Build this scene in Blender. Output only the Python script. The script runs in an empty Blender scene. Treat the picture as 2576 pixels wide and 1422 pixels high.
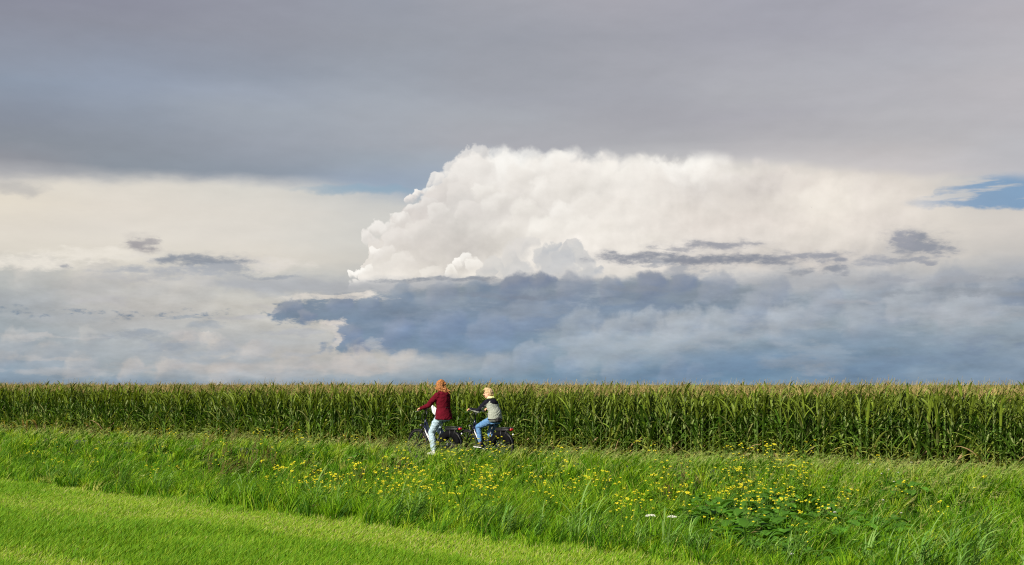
import bpy, bmesh, math, random
import numpy as np
from mathutils import Vector, Matrix

scene = bpy.context.scene
R = math.radians
F_D = 3109.0            # focal length in units of a 2576 px wide picture
CAM_H = 1.73
PITCH = math.atan(257.5 / F_D)
EXPO = 0.7
SUN_EL, SUN_AZ = R(33), R(222)     # azimuth clockwise from +Y, towards the sun

# ------------------------------------------------------------------ camera
cd = bpy.data.cameras.new('camera')
cam = bpy.data.objects.new('camera', cd)
scene.collection.objects.link(cam)
cam.location = (0, 0, CAM_H)
cam.rotation_euler = (math.pi / 2 + PITCH, 0, 0)
cd.sensor_width = 36.0
cd.lens = 36.0 * F_D / 2576.0
cd.clip_start = 0.1
cd.clip_end = 60000
scene.camera = cam

scene.view_settings.view_transform = 'Standard'
scene.view_settings.look = 'None'
scene.view_settings.exposure = EXPO
scene.view_settings.gamma = 1.0
scene.cycles.use_denoising = False
scene.cycles.filter_width = 1.15
scene.cycles.max_bounces = 6
scene.cycles.diffuse_bounces = 2
scene.cycles.glossy_bounces = 2
scene.cycles.transmission_bounces = 3
scene.cycles.transparent_max_bounces = 4

def lin(c):
    c = c / 255.0
    return c / 12.92 if c <= 0.04045 else ((c + 0.055) / 1.055) ** 2.4

# ------------------------------------------------------------------ sky
def build_world():
    w = bpy.data.worlds.new('World')
    bgp = bpy.data.node_groups.new('cloud_puff', 'ShaderNodeTree')
    for nm, ty in (('X', 'Float'), ('Y', 'Float'), ('N', 'Float'), ('cx', 'Float'), ('cy', 'Float'), ('ix', 'Float'), ('iy', 'Float'), ('amp', 'Float'), ('a', 'Float'), ('under', 'Color'), ('over', 'Color')):
        bgp.interface.new_socket(nm, in_out='INPUT', socket_type='NodeSocket' + ty)
    bgp.interface.new_socket('out', in_out='OUTPUT', socket_type='NodeSocketColor')
    w.use_nodes = True
    nt = w.node_tree
    nt.nodes.clear()
    K = 10.0 / (2 ** EXPO)             # cloud radiance is authored at Background strength 0.1

    class S:
        def __init__(s, v): s.v = v
        def __add__(a, b): return M('ADD', a, b)
        __radd__ = __add__
        def __sub__(a, b): return M('SUBTRACT', a, b)
        def __rsub__(a, b): return M('SUBTRACT', b, a)
        def __mul__(a, b): return M('MULTIPLY', a, b)
        __rmul__ = __mul__
    def put(inp, x):
        if isinstance(x, S): nt.links.new(x.v, inp)
        else: inp.default_value = x
    def M(op, a, b=None, c=None, clamp=False):
        n = nt.nodes.new('ShaderNodeMath'); n.operation = op; n.use_clamp = clamp
        put(n.inputs[0], a)
        if b is not None: put(n.inputs[1], b)
        if c is not None: put(n.inputs[2], c)
        return S(n.outputs[0])
    def smooth(x, lo, hi, a=0.0, b=1.0):
        n = nt.nodes.new('ShaderNodeMapRange'); n.interpolation_type = 'SMOOTHSTEP'
        put(n.inputs[0], x); put(n.inputs[1], lo); put(n.inputs[2], hi); put(n.inputs[3], a); put(n.inputs[4], b)
        return S(n.outputs[0])
    def linear(x, lo, hi):
        n = nt.nodes.new('ShaderNodeMapRange'); n.clamp = True
        put(n.inputs[0], x); put(n.inputs[1], lo); put(n.inputs[2], hi)
        return S(n.outputs[0])
    def mixc(f, a, b, mode='MIX'):
        n = nt.nodes.new('ShaderNodeMix'); n.data_type = 'RGBA'; n.blend_type = mode
        put(n.inputs[0], f)
        for i, c in ((6, a), (7, b)):
            if isinstance(c, S): nt.links.new(c.v, n.inputs[i])
            else: n.inputs[i].default_value = (c[0], c[1], c[2], 1)
        return S(n.outputs[2])
    main = nt
    lgp = bpy.data.node_groups.new('cloud_lobe', 'ShaderNodeTree')
    for nm, ty in (('X', 'Float'), ('Y', 'Float'), ('N', 'Float'), ('cx', 'Float'), ('cy', 'Float'), ('ir', 'Float'), ('a', 'Float'), ('edge', 'Float'), ('under', 'Color'), ('lit', 'Color'), ('dim', 'Color')):
        lgp.interface.new_socket(nm, in_out='INPUT', socket_type='NodeSocket' + ty)
    lgp.interface.new_socket('out', in_out='OUTPUT', socket_type='NodeSocketColor')
    nt = lgp
    gi = nt.nodes.new('NodeGroupInput').outputs
    G = {o.name: S(o) for o in gi if o.name}
    ux = (M('MULTIPLY_ADD', G['under'], 1e-6, G['X']) - G['cx']) * G['ir']; uy = (M('MULTIPLY_ADD', G['under'], 1e-6, G['Y']) - G['cy']) * G['ir']
    dd = M('MULTIPLY_ADD', ux, ux, uy * uy) + G['N'] * 2.2
    lt = (ux * -.45 + uy * -.8) + G['N'] * -1.2
    mk = smooth(dd, 1.0 + G['edge'], 1.0 - G['edge']) * smooth(uy + ux * .3, .95, -.35) * G['a']
    nt.links.new(mixc(mk, G['under'], mixc(smooth(lt, -.35, .8), G['dim'], G['lit'])).v, nt.nodes.new('NodeGroupOutput').inputs[0])
    nt = bgp
    gi = nt.nodes.new('NodeGroupInput').outputs
    G = {o.name: S(o) for o in gi if o.name}
    ux = (M('MULTIPLY_ADD', G['under'], 1e-6, G['X']) - G['cx']) * G['ix']; uy = (M('MULTIPLY_ADD', G['under'], 1e-6, G['Y']) - G['cy']) * G['iy']
    mk = smooth(M('MULTIPLY_ADD', ux, ux, uy * uy) + G['N'] * G['amp'], 2.2, -.4, 0, G['a'])
    nt.links.new(mixc(mk, G['under'], G['over']).v, nt.nodes.new('NodeGroupOutput').inputs[0])
    nt = main
    tc = nt.nodes.new('ShaderNodeTexCoord')
    DIR = S(tc.outputs['Generated'])
    sep = nt.nodes.new('ShaderNodeSeparateXYZ'); nt.links.new(DIR.v, sep.inputs[0])
    dx, dy, dz = (S(o) for o in sep.outputs)
    az = M('ARCTAN2', dx, dy)
    el = M('ARCSINE', dz)
    X = az * F_D + 1288.0
    Y = 968.5 - el * F_D

    def noise(scale, detail=5, rough=.55, stretch=1.0, off=0.0, lac=2.0, dist=0.0):
        mp = nt.nodes.new('ShaderNodeMapping')
        nt.links.new(DIR.v, mp.inputs[0])
        mp.inputs['Scale'].default_value = (1, 1, stretch)
        mp.inputs['Location'].default_value = (off, off * .7, off * 1.3)
        n = nt.nodes.new('ShaderNodeTexNoise')
        nt.links.new(mp.outputs[0], n.inputs['Vector'])
        n.inputs['Scale'].default_value = scale; n.inputs['Detail'].default_value = detail
        n.inputs['Roughness'].default_value = rough; n.inputs['Lacunarity'].default_value = lac
        n.inputs['Distortion'].default_value = dist
        sp = nt.nodes.new('ShaderNodeSeparateColor'); nt.links.new(n.outputs['Color'], sp.inputs[0])
        return S(n.outputs['Fac']), S(sp.outputs[1]), S(sp.outputs[2])

    def adj(c):
        d = c[2] - c[0]
        return (c[0], c[1], c[2] - .15 * d) if d > 12 else c
    def conv(x, y):
        cx, cy = (x - 1288) / F_D, (711 - y) / F_D
        d = Vector((cx, math.cos(PITCH) - cy * math.sin(PITCH), math.sin(PITCH) + cy * math.cos(PITCH))).normalized()
        return 1288 + F_D * math.atan2(d.x, d.y), 968.5 - F_D * math.asin(d.z)

    def curve(pts, xin):
        """y as a function of x through control points, by a colour ramp of grey values"""
        pts = [conv(*p) for p in pts]
        x0, x1 = pts[0][0], pts[-1][0]
        t = linear(xin, x0, x1)
        n = nt.nodes.new('ShaderNodeValToRGB'); n.color_ramp.interpolation = 'LINEAR'
        e = n.color_ramp.elements
        while len(e) < len(pts): e.new(0.5)
        for i, (px, py) in enumerate(pts): e[i].position = (px - x0) / (x1 - x0)
        for i, (px, py) in enumerate(pts):
            v = py / 1500.0
            e[i].color = (v, v, v, 1)
        nt.links.new(t.v, n.inputs[0])
        sp = nt.nodes.new('ShaderNodeSeparateColor'); nt.links.new(n.outputs[0], sp.inputs[0])
        return S(sp.outputs[0]) * 1500.0

    def grid(xs, rows, xin, yin):
        ys = [r[0] for r in rows]
        xm = xs[len(xs) // 2]
        cy = [conv(xm, y)[1] for y in ys]
        y0, y1 = cy[0], cy[-1]
        t = linear(yin, y0, y1)
        out = None
        for j, x in enumerate(xs):
            n = nt.nodes.new('ShaderNodeValToRGB'); n.color_ramp.interpolation = 'LINEAR'
            e = n.color_ramp.elements
            while len(e) < len(rows): e.new(0.5)
            for i in range(len(rows)): e[i].position = (cy[i] - y0) / (y1 - y0)
            for i, r in enumerate(rows):
                c = r[1 + j]
                c = adj(c); e[i].color = (lin(c[0]), lin(c[1]), lin(c[2]), 1)
            nt.links.new(t.v, n.inputs[0])
            c = S(n.outputs[0])
            if out is None: out = c
            else:
                xa, xb = conv(xs[j - 1], 600)[0], conv(x, 600)[0]
                out = mixc(smooth(xin, xa - 20, xb + 20), out, c)
        return out

    g = lambda v: (v, v, v)
    XS = [0, 320, 640, 960, 1280, 1600, 1920, 2240, 2576]
    wf, wg, wb = noise(9, 5, .55, 3.0, 1.7)          # wide soft stratus warp
    sf, sg, sb = noise(38, 6, .6, 2.2, 4.3)          # scud warp
    cf, cg, cb = noise(42, 5, .5, 1.0, 7.9)          # cumulus billows
    Xs = X + (wg - .5) * 260
    Ys = Y + (wb - .5) * 70
    Xd = X + (sg - .5) * 130 + (wg - .5) * 60
    Yd = Y + (sb - .5) * 46 + (wb - .5) * 24
    Xc = X + (cg - .5) * 110
    Yc = Y + (cb - .5) * 110
    low = grid(XS, [
     (430, (205,200,194), (212,207,200), (205,203,202), (176,186,196), (190,192,196), (200,198,196), (222,216,210), (210,203,198), (190,188,188)),
     (480, (220,213,204), (222,216,208), (217,213,207), (195,196,197), (185,190,196), (235,228,220), (230,222,215), (222,214,207), (190,190,192)),
     (540, (228,219,206), (226,218,209), (222,216,209), (208,206,203), (188,194,200), (235,228,220), (228,221,213), (226,218,210), (205,200,196)),
     (600, (224,216,206), (224,217,209), (222,216,209), (210,208,204), (178,186,196), (235,228,220), (232,225,216), (229,221,212), (212,205,200)),
     (660, (222,215,205), (226,219,209), (220,213,204), (208,204,198), (168,178,192), (225,220,212), (220,214,205), (215,208,201), (198,194,192)),
     (700, (190,190,187), (208,203,196), (200,198,194), (190,190,189), (190,190,189), (205,203,199), (200,199,197), (188,188,189), (176,178,184)),
     (740, (176,179,180), (192,190,187), (196,194,190), (198,195,190), (180,183,186), (170,176,184), (180,183,187), (180,182,187), (160,165,175)),
     (780, (165,171,177), (190,187,185), (202,198,192), (205,200,193), (150,160,175), (145,157,175), (150,160,175), (160,167,178), (158,165,177)),
     (820, (160,168,177), (182,182,183), (192,190,187), (200,195,188), (140,155,176), (138,152,174), (145,157,174), (160,168,179), (150,159,174)),
     (860, (160,169,180), (176,180,184), (180,182,185), (190,188,186), (135,152,176), (150,163,180), (155,166,180), (140,154,174), (150,160,176)),
     (900, (150,163,180), (170,176,182), (188,184,181), (190,187,184), (165,172,183), (150,164,182), (145,159,179), (125,145,172), (138,152,172)),
     (940, (135,152,175), (160,170,181), (176,178,181), (165,173,183), (135,155,180), (128,150,176), (118,142,172), (130,148,172), (140,153,173)),
     (968, (130,148,173), (130,150,178), (145,160,180), (135,155,180), (110,142,178), (115,144,176), (105,136,170), (118,142,170), (130,148,172)),
    ], X + (sg - .5) * 120 + (wg - .5) * 120, Y + (sb - .5) * 44)
    def tone(c_, k):
        n_ = nt.nodes.new('ShaderNodeVectorMath'); n_.operation = 'MULTIPLY'; n_.inputs[1].default_value = k
        nt.links.new(c_.v, n_.inputs[0]); return S(n_.outputs[0])

    low = tone(low, (.985, .995, .975))
    deck = grid(XS, [
     (0,   (140,140,152), (143,143,155), (150,151,160), (155,158,166), (165,165,170), (170,168,173), (166,165,172), (168,166,172), (178,176,180)),
     (100, (143,145,157), (145,147,158), (150,152,160), (155,158,164), (158,160,166), (163,163,168), (167,166,172), (172,170,175), (182,178,180)),
     (200, (146,152,166), (148,155,170), (150,157,170), (158,163,170), (160,162,167), (168,168,172), (176,175,178), (178,177,180), (186,183,184)),
     (250, (145,155,172), (150,159,176), (160,167,180), (165,170,178), (163,165,170), (168,168,172), (176,175,177), (180,178,180), (188,184,184)),
     (300, (143,151,166), (150,158,172), (162,168,177), (168,172,177), (170,172,175), (168,167,170), (175,173,176), (182,180,181), (188,184,184)),
     (360, (140,146,158), (146,152,162), (158,163,170), (165,169,174), (175,174,176), (174,173,174), (180,177,177), (185,182,181), (186,183,183)),
     (400, (140,145,153), (142,148,157), (152,158,168), (160,168,178), (180,184,188), (190,188,186), (192,188,186), (192,187,184), (188,186,186)),
     (440, (148,149,153), (142,149,158), (146,154,165), (155,166,182), (170,180,192), (200,196,192), (205,200,195), (203,197,193), (190,188,188)),
     (500, (190,188,185), (200,197,192), (195,194,194), (150,168,192), (165,178,194), (215,210,204), (215,209,203), (210,203,198), (190,188,188)),
    ], Xs, Ys)
    deck = tone(deck, (.965, .985, 1.035))
    db = curve([(-300,452), (0,452), (400,448), (640,455), (800,468), (960,488), (1030,497), (1100,480), (1300,420), (2000,408), (2300,428), (2450,420), (2576,412), (2900,400)], X)
    ds = smooth(X, 500, 900, 22, 34)
    m = smooth(db - (Y + (wb - .5) * 56 + (sb - .5) * 18), M('MULTIPLY', ds, -.8), ds)
    col = mixc(m, low, deck)
    def blob(cx, cy, rx, ry, c, a=1.0, soft=.75, n=None, amp=0.0):
        g_ = nt.nodes.new('ShaderNodeGroup'); g_.node_tree = bgp
        cc = conv(cx, cy); c = adj(c)
        I = g_.inputs
        put(I['X'], Xd); put(I['Y'], Yd); put(I['cx'], cc[0]); put(I['cy'], cc[1])
        put(I['ix'], 1.0 / rx); put(I['iy'], 1.0 / ry); put(I['amp'], amp); put(I['a'], a)
        if n is not None: put(I['N'], n)
        nt.links.new(col_[0].v, I['under']); I['over'].default_value = (lin(c[0]), lin(c[1]), lin(c[2]), 1)
        return S(g_.outputs[0])
    def nfac(scale, detail, rough, stretch, off, d=(0, 0, 0)):
        mp = nt.nodes.new('ShaderNodeMapping'); nt.links.new(DIR.v, mp.inputs[0])
        mp.inputs['Scale'].default_value = (1, 1, stretch)
        mp.inputs['Location'].default_value = (off + d[0], off * .7 + d[1], off * 1.3 + d[2] * stretch)
        n = nt.nodes.new('ShaderNodeTexNoise'); nt.links.new(mp.outputs[0], n.inputs['Vector'])
        n.inputs['Scale'].default_value = scale; n.inputs['Detail'].default_value = detail
        n.inputs['Roughness'].default_value = rough
        return S(n.outputs['Fac'])
    col_ = [col]
    col_[0] = blob(930, 478, 150, 13, (140,168,196), .75, .9)
    col_[0] = blob(40, 470, 60, 16, (172,172,174), .6, .9)
    # blue gap on the right
    top = curve([(2250,518), (2290,505), (2350,492), (2380,440), (2420,428), (2500,424), (2576,432), (2800,440)], Xd)
    bot = curve([(2250,512), (2300,516), (2400,520), (2460,518), (2520,524), (2576,527), (2800,540)], Xd)
    m = smooth(Yd - top, -7, 9) * smooth(bot - Yd, -5, 9)
    bluec = mixc(smooth(X, 2250, 2520), (lin(148), lin(168), lin(192)), (lin(132), lin(161), lin(190)))
    wisp = smooth(M('ABSOLUTE', (Yd - 462) + (X - 2450) * .22), 30, 8) * smooth(X, 2540, 2440)
    veil = nfac(26, 5, .55, 6.0, 12.7)
    m = m * (1.0 - wisp * .85) * smooth(veil + smooth(X, 2350, 2560, 0, .16), .42, .58, .25, 1)
    col_[0] = mixc(m, col_[0], bluec)
    # big cumulus
    CX = [920, 1040, 1160, 1280, 1440, 1600, 1760, 1920, 2080, 2240]
    cum = grid(CX, [
     (370, g(225), g(228), (232,228,223), (250,247,240), (248,244,237), (238,234,227), (243,238,230), (222,216,210), (212,205,200), (205,198,194)),
     (420, g(225), (225,219,214), (232,227,221), (254,251,245), (240,235,228), (250,246,239), (253,250,244), (226,219,212), (222,214,207), (213,205,200)),
     (470, g(225), (224,218,213), (228,223,217), (242,237,230), (230,225,218), (240,235,228), (222,216,210), (217,210,204), (238,230,220), (227,219,211)),
     (520, g(225), (227,220,215), (220,216,211), (225,220,214), (226,221,214), (240,234,226), (225,218,210), (223,216,208), (244,237,226), (230,222,213)),
     (570, (230,224,216), (222,216,210), (213,209,203), (233,228,221), (246,241,233), (238,232,224), (229,221,213), (227,219,211), (237,229,219), (226,218,210)),
     (620, (228,222,214), (223,217,210), (206,201,195), (222,217,209), (246,240,232), (239,233,224), (231,224,216), (226,219,211), (228,221,212), (219,212,204)),
     (660, (234,228,219), (225,219,210), (210,205,198), (245,239,230), (235,230,222), (232,226,218), (226,219,211), (222,215,207), (218,211,204), (205,201,197)),
     (700, (244,239,231), (232,226,217), (238,232,222), (238,232,223), (225,220,213), (225,220,212), (218,213,206), (205,203,201), (200,199,198), (190,190,191)),
    ], Xc + (sg - .5) * 40, Yc + (cg - .5) * 30)
    vb = nt.nodes.new('ShaderNodeTexVoronoi'); vb.feature = 'SMOOTH_F1'
    vb.inputs['Scale'].default_value = 52; vb.inputs['Smoothness'].default_value = .6
    vb.inputs['Detail'].default_value = 2.0; vb.inputs['Roughness'].default_value = .5
    wv = nt.nodes.new('ShaderNodeVectorMath'); wv.operation = 'MULTIPLY_ADD'
    cmb = nt.nodes.new('ShaderNodeCombineXYZ')
    for i_, s_ in enumerate((cg, cb, cf)): nt.links.new((s_ * .02).v, cmb.inputs[i_])
    nt.links.new(DIR.v, wv.inputs[0]); wv.inputs[1].default_value = (1, 1, 1); nt.links.new(cmb.outputs[0], wv.inputs[2])
    nt.links.new(wv.outputs[0], vb.inputs['Vector'])
    bil = S(vb.outputs['Distance'])
    rel = nfac(46, 5, .52, 1.0, 7.3) - nfac(46, 5, .52, 1.0, 7.3, (.0035, 0, -.006))
    rel2 = nfac(26, 6, .6, 2.7, 2.3) - nfac(26, 6, .6, 2.7, 2.3, (.004, 0, -.007))
    amp = smooth(X, 2100, 900, .10, .12)
    shade = 1.0 + (.40 - bil) * amp * .5 + rel * amp * 3.2 + (cf - .5) * amp * .5
    sc = nt.nodes.new('ShaderNodeVectorMath'); sc.operation = 'SCALE'
    nt.links.new(cum.v, sc.inputs[0]); nt.links.new(shade.v, sc.inputs['Scale'])
    cum = S(sc.outputs[0])
    bump = (.42 - bil) * 46
    ct = curve([(860,715), (880,702), (900,690), (926,684), (931,606), (945,578), (975,568), (985,548), (1010,532), (1017,490), (1040,481), (1070,463), (1100,438), (1125,420), (1148,396), (1158,376), (1200,366), (1500,369), (1700,384), (1900,400), (2050,418), (2200,440), (2400,470)], Xc)
    cs = smooth(X, 1130, 1330, 4, 20)
    cs = cs + smooth(X, 1900, 2200, 0, 30)
    m = smooth(Yc + bump - ct, M('MULTIPLY', cs, -1.0), cs) * smooth(X, 2420, 2180) * smooth(X, 858, 880) * smooth(Y, 745, 715)
    col_[0] = mixc(m, col_[0], cum)
    lf, lg, lb = noise(95, 5, .55, 1.0, 15.1)
    Xl = X + (lg - .5) * 38 + (cg - .5) * 60
    Yl = Y + (lb - .5) * 38 + (cb - .5) * 60
    ln = (lf - .5) * .55
    def lobe(cx, cy, r, lit, dim, a=1.0, edge=.16):
        g_ = nt.nodes.new('ShaderNodeGroup'); g_.node_tree = lgp; I = g_.inputs; cc = conv(cx, cy)
        put(I['X'], Xl); put(I['Y'], Yl); put(I['N'], ln); put(I['cx'], cc[0]); put(I['cy'], cc[1]); put(I['ir'], 1.0 / r); put(I['a'], a); put(I['edge'], edge)
        nt.links.new(col_[0].v, I['under'])
        I['lit'].default_value = (*[lin(v) for v in lit], 1); I['dim'].default_value = (*[lin(v) for v in dim], 1)
        col_[0] = S(g_.outputs[0])
    WH, WD = (250,246,239), (224,218,211)
    for cx_, cy_, r_, l_, d_, a_ in [
     (1173,396,24,(238,234,229),(226,221,215),.9),(1207,400,32,(246,242,236),(230,225,218),.8),(1270,412,42,(254,252,246),(246,243,236),.7),
     (1330,418,46,(255,253,247),(234,229,222),.8),(1420,416,46,(252,250,244),(238,233,226),.6),(1520,420,46,(247,243,236),(238,232,225),.5),
     (1150,428,30,(240,236,230),(224,219,213),.95),(1187,441,52,(247,243,237),(226,221,215),.85),(1097,455,24,(244,240,234),(222,217,212),1),(1127,462,34,(242,238,232),(220,215,210),.9),
     (1276,436,44,(255,253,248),(238,233,226),.7),(1313,462,46,(240,235,228),(222,217,210),.8),(1084,484,22,(250,247,241),(224,218,212),1),(1051,490,15,(250,246,240),(222,217,212),1),(1027,499,16,(238,233,228),(218,213,209),1),
     (1220,485,34,(246,242,235),(226,221,214),.8),(1372,488,36,(250,246,239),(228,223,216),.85),(1160,500,40,(234,229,223),(214,210,205),.8),(1440,470,44,(246,241,234),(230,225,217),.6),(1560,450,50,(250,246,238),(232,226,218),.5),
     (1041,530,22,(242,238,232),(220,215,210),1),(1070,520,26,(236,232,227),(216,212,207),.9),(1014,556,22,(246,242,236),(222,217,211),1),(1107,541,34,(238,234,228),(216,212,206),.85),
     (1190,545,40,(236,231,225),(218,213,207),.7),(1255,520,36,(244,240,233),(224,219,212),.8),(1320,541,38,(250,246,238),(228,223,215),.8),(1419,538,38,(251,247,240),(230,225,217),.85),(1480,520,40,(246,241,233),(232,226,218),.6),
     (961,583,25,(248,244,238),(224,218,212),1),(985,578,20,(240,236,230),(222,217,211),.9),(938,608,20,(244,239,233),(224,219,213),1),(1000,605,34,(238,233,227),(220,215,209),.8),(1060,590,40,(236,231,224),(214,210,204),.7),
     (948,642,19,(250,246,239),(228,223,216),1),(975,650,30,(240,235,228),(224,219,212),.8),(1452,576,36,(247,242,234),(230,224,216),.8),(1370,585,40,(250,246,238),(232,227,219),.75),(1502,583,40,(246,240,232),(231,225,216),.7),(1285,590,40,(246,241,233),(226,221,213),.6),
     (1020,668,34,(242,237,229),(226,220,213),.7),(921,688,15,(254,251,244),(240,235,227),1),(900,695,10,(254,251,244),(242,237,229),1),(940,682,16,(250,246,238),(236,231,223),.9),(1080,690,30,(246,241,232),(232,226,217),.7),
     (1640,470,46,(246,241,233),(228,222,214),.45),(1790,425,60,(255,252,245),(240,234,226),.8),(1830,500,50,(234,228,220),(220,213,206),.5),(2000,470,40,(238,231,222),(220,212,204),.5),(2060,510,46,(246,239,229),(230,222,212),.5),(2180,480,44,(236,229,220),(218,210,203),.5),(2230,520,36,(234,227,217),(220,213,204),.5),
     (1173,652,22,(254,251,244),(238,233,225),1),(1147,664,17,(253,249,242),(238,233,225),1),(1132,684,15,(250,246,238),(236,231,222),1),(1195,668,22,(250,246,238),(236,231,223),.9),
     (1310,634,34,(222,218,213),(204,202,200),.9),(1340,622,24,(224,220,215),(206,204,201),.9),(1286,646,28,(222,218,213),(202,201,199),.95),(1240,672,32,(218,215,210),(198,198,197),1),(1222,690,24,(214,211,207),(196,197,197),1),
     (1392,636,19,(208,207,205),(190,193,197),1),(1373,650,22,(208,207,205),(188,191,196),1),(1439,638,22,(208,206,204),(190,193,196),1),(1420,650,24,(204,203,202),(187,190,195),.9),(1469,656,28,(206,205,203),(188,191,195),1),(1505,676,16,(206,205,203),(190,192,196),1),(1400,684,50,(198,199,200),(186,190,196),.9),(1300,684,44,(206,205,203),(192,194,197),.9),(1475,692,34,(200,200,200),(187,191,196),1),
    ]:
        lobe(cx_, cy_, r_, l_, d_, a_ * (1 if r_ < 20 else .8), .24 if cx_ < 1250 else .3 if cx_ < 1550 and cy_ > 600 else .55)
    # the veil of the upper deck hangs over the top of the heap
    vt = curve([(1100,360), (1200,366), (1500,372), (1700,386), (1900,402), (2050,418), (2300,440), (2600,440)], X) + (wb - .5) * 30 + (cf - .5) * 24
    col_[0] = mixc(smooth(vt - Y, -14, 20) * smooth(X, 1140, 1230), col_[0], deck)
    # grey strip and dark bank
    nf, ng, nb = noise(85, 6, .62, 2.6, 9.3)
    def band(topc, botc, colr, ts=(-7, 9), bs=(-7, 9), a=1.0, xi=None, yi=None):
        xi = xi or Xd; yi = yi or Yd
        mk = smooth(yi - curve(topc, xi), ts[0], ts[1]) * smooth(curve(botc, xi) - yi, bs[0], bs[1], 0, a)
        col_[0] = mixc(mk, col_[0], colr)
    def C(*v): return tuple(lin(x) for x in v)
    band([(420,712), (520,700), (640,690), (780,692), (900,702), (1050,699), (1140,692), (1200,706), (1300,700)],
         [(420,708), (520,722), (640,738), (780,742), (900,742), (1050,745), (1300,760)], C(174,177,182), (-14,18), (-12,16), .85)
    band([(600,775), (640,760), (700,770), (800,790)], [(600,770), (700,790), (800,800)], C(190,188,187), a=.5)
    dk = grid([700, 860, 1020, 1180, 1340, 1500, 1700, 1900, 2150, 2400, 2576], [
     (690, (150,155,165),(150,155,165),(150,155,165),(140,146,158),(138,144,158),(143,149,161),(150,154,165),(155,159,168),(165,168,176),(160,163,172),(150,154,165)),
     (730, (135,144,160),(150,155,165),(145,152,165),(140,149,163),(134,143,161),(140,149,164),(140,148,163),(150,156,167),(160,165,174),(150,156,167),(146,152,165)),
     (770, (126,138,160),(130,142,163),(130,142,164),(132,145,167),(122,136,165),(125,139,165),(134,146,167),(134,146,166),(150,159,172),(165,171,180),(150,158,172)),
     (810, (122,136,160),(125,140,165),(122,138,168),(125,142,172),(132,147,173),(140,153,175),(150,161,176),(150,161,176),(155,164,176),(165,172,180),(152,161,175)),
     (850, (130,144,168),(128,144,170),(125,143,172),(122,142,173),(130,148,175),(160,171,184),(165,174,185),(150,162,178),(136,151,174),(145,157,174),(150,160,175)),
     (900, (130,144,168),(135,150,172),(132,150,176),(126,147,177),(140,157,180),(160,172,185),(142,157,178),(122,143,172),(128,147,172),(138,152,172),(142,154,172)),
     (950, (150,160,175),(150,160,175),(150,160,175),(125,148,178),(120,145,176),(125,148,175),(112,140,171),(112,140,171),(130,148,172),(134,150,172),(138,151,172)),
    ], X + (sg - .5) * 90 + (wg - .5) * 150, Y + (sb - .5) * 36 + (wb - .5) * 26)
    torn = (nf - .5) * smooth(X, 1100, 700, 26, 90) + (sf - .5) * 26
    m = smooth(Yd + torn - curve([(675,800), (690,786), (715,762), (780,752), (860,747), (960,741), (1050,728), (1150,720), (1270,712), (1300,696), (1340,690), (1480,704), (1600,700), (1700,688), (1760,700), (1850,714), (2000,730), (2200,726), (2400,712), (2576,700), (2900,690)], Xd), -12, 16)
    bs = smooth(X, 850, 1500, 14, 44)
    m = m * smooth(curve([(675,790), (700,800), (740,812), (790,815), (826,806), (846,806), (850,880), (880,895), (920,880), (960,878), (1000,893), (1060,900), (1150,903), (1250,900), (1320,920), (1420,985), (1600,1010), (2900,1020)], Xd) - Yd + torn, M('MULTIPLY', bs, -1.0), bs)
    dk = tone(dk, (.955, 1.0, 1.0))
    gap = nfac(15, 6, .6, 3.4, 21.5)
    dk = mixc(smooth(gap, .50, .64) * smooth(X, 900, 1500, .12, .5) * smooth(Y, 930, 850, .15, 1), dk, C(176,184,193))
    dk = mixc(smooth(gap, .46, .34) * smooth(X, 900, 1500, .2, .5), dk, C(118,134,158))
    col_[0] = mixc(m, col_[0], dk)
    BL, BD = (146,157,170), (114,134,158)
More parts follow.
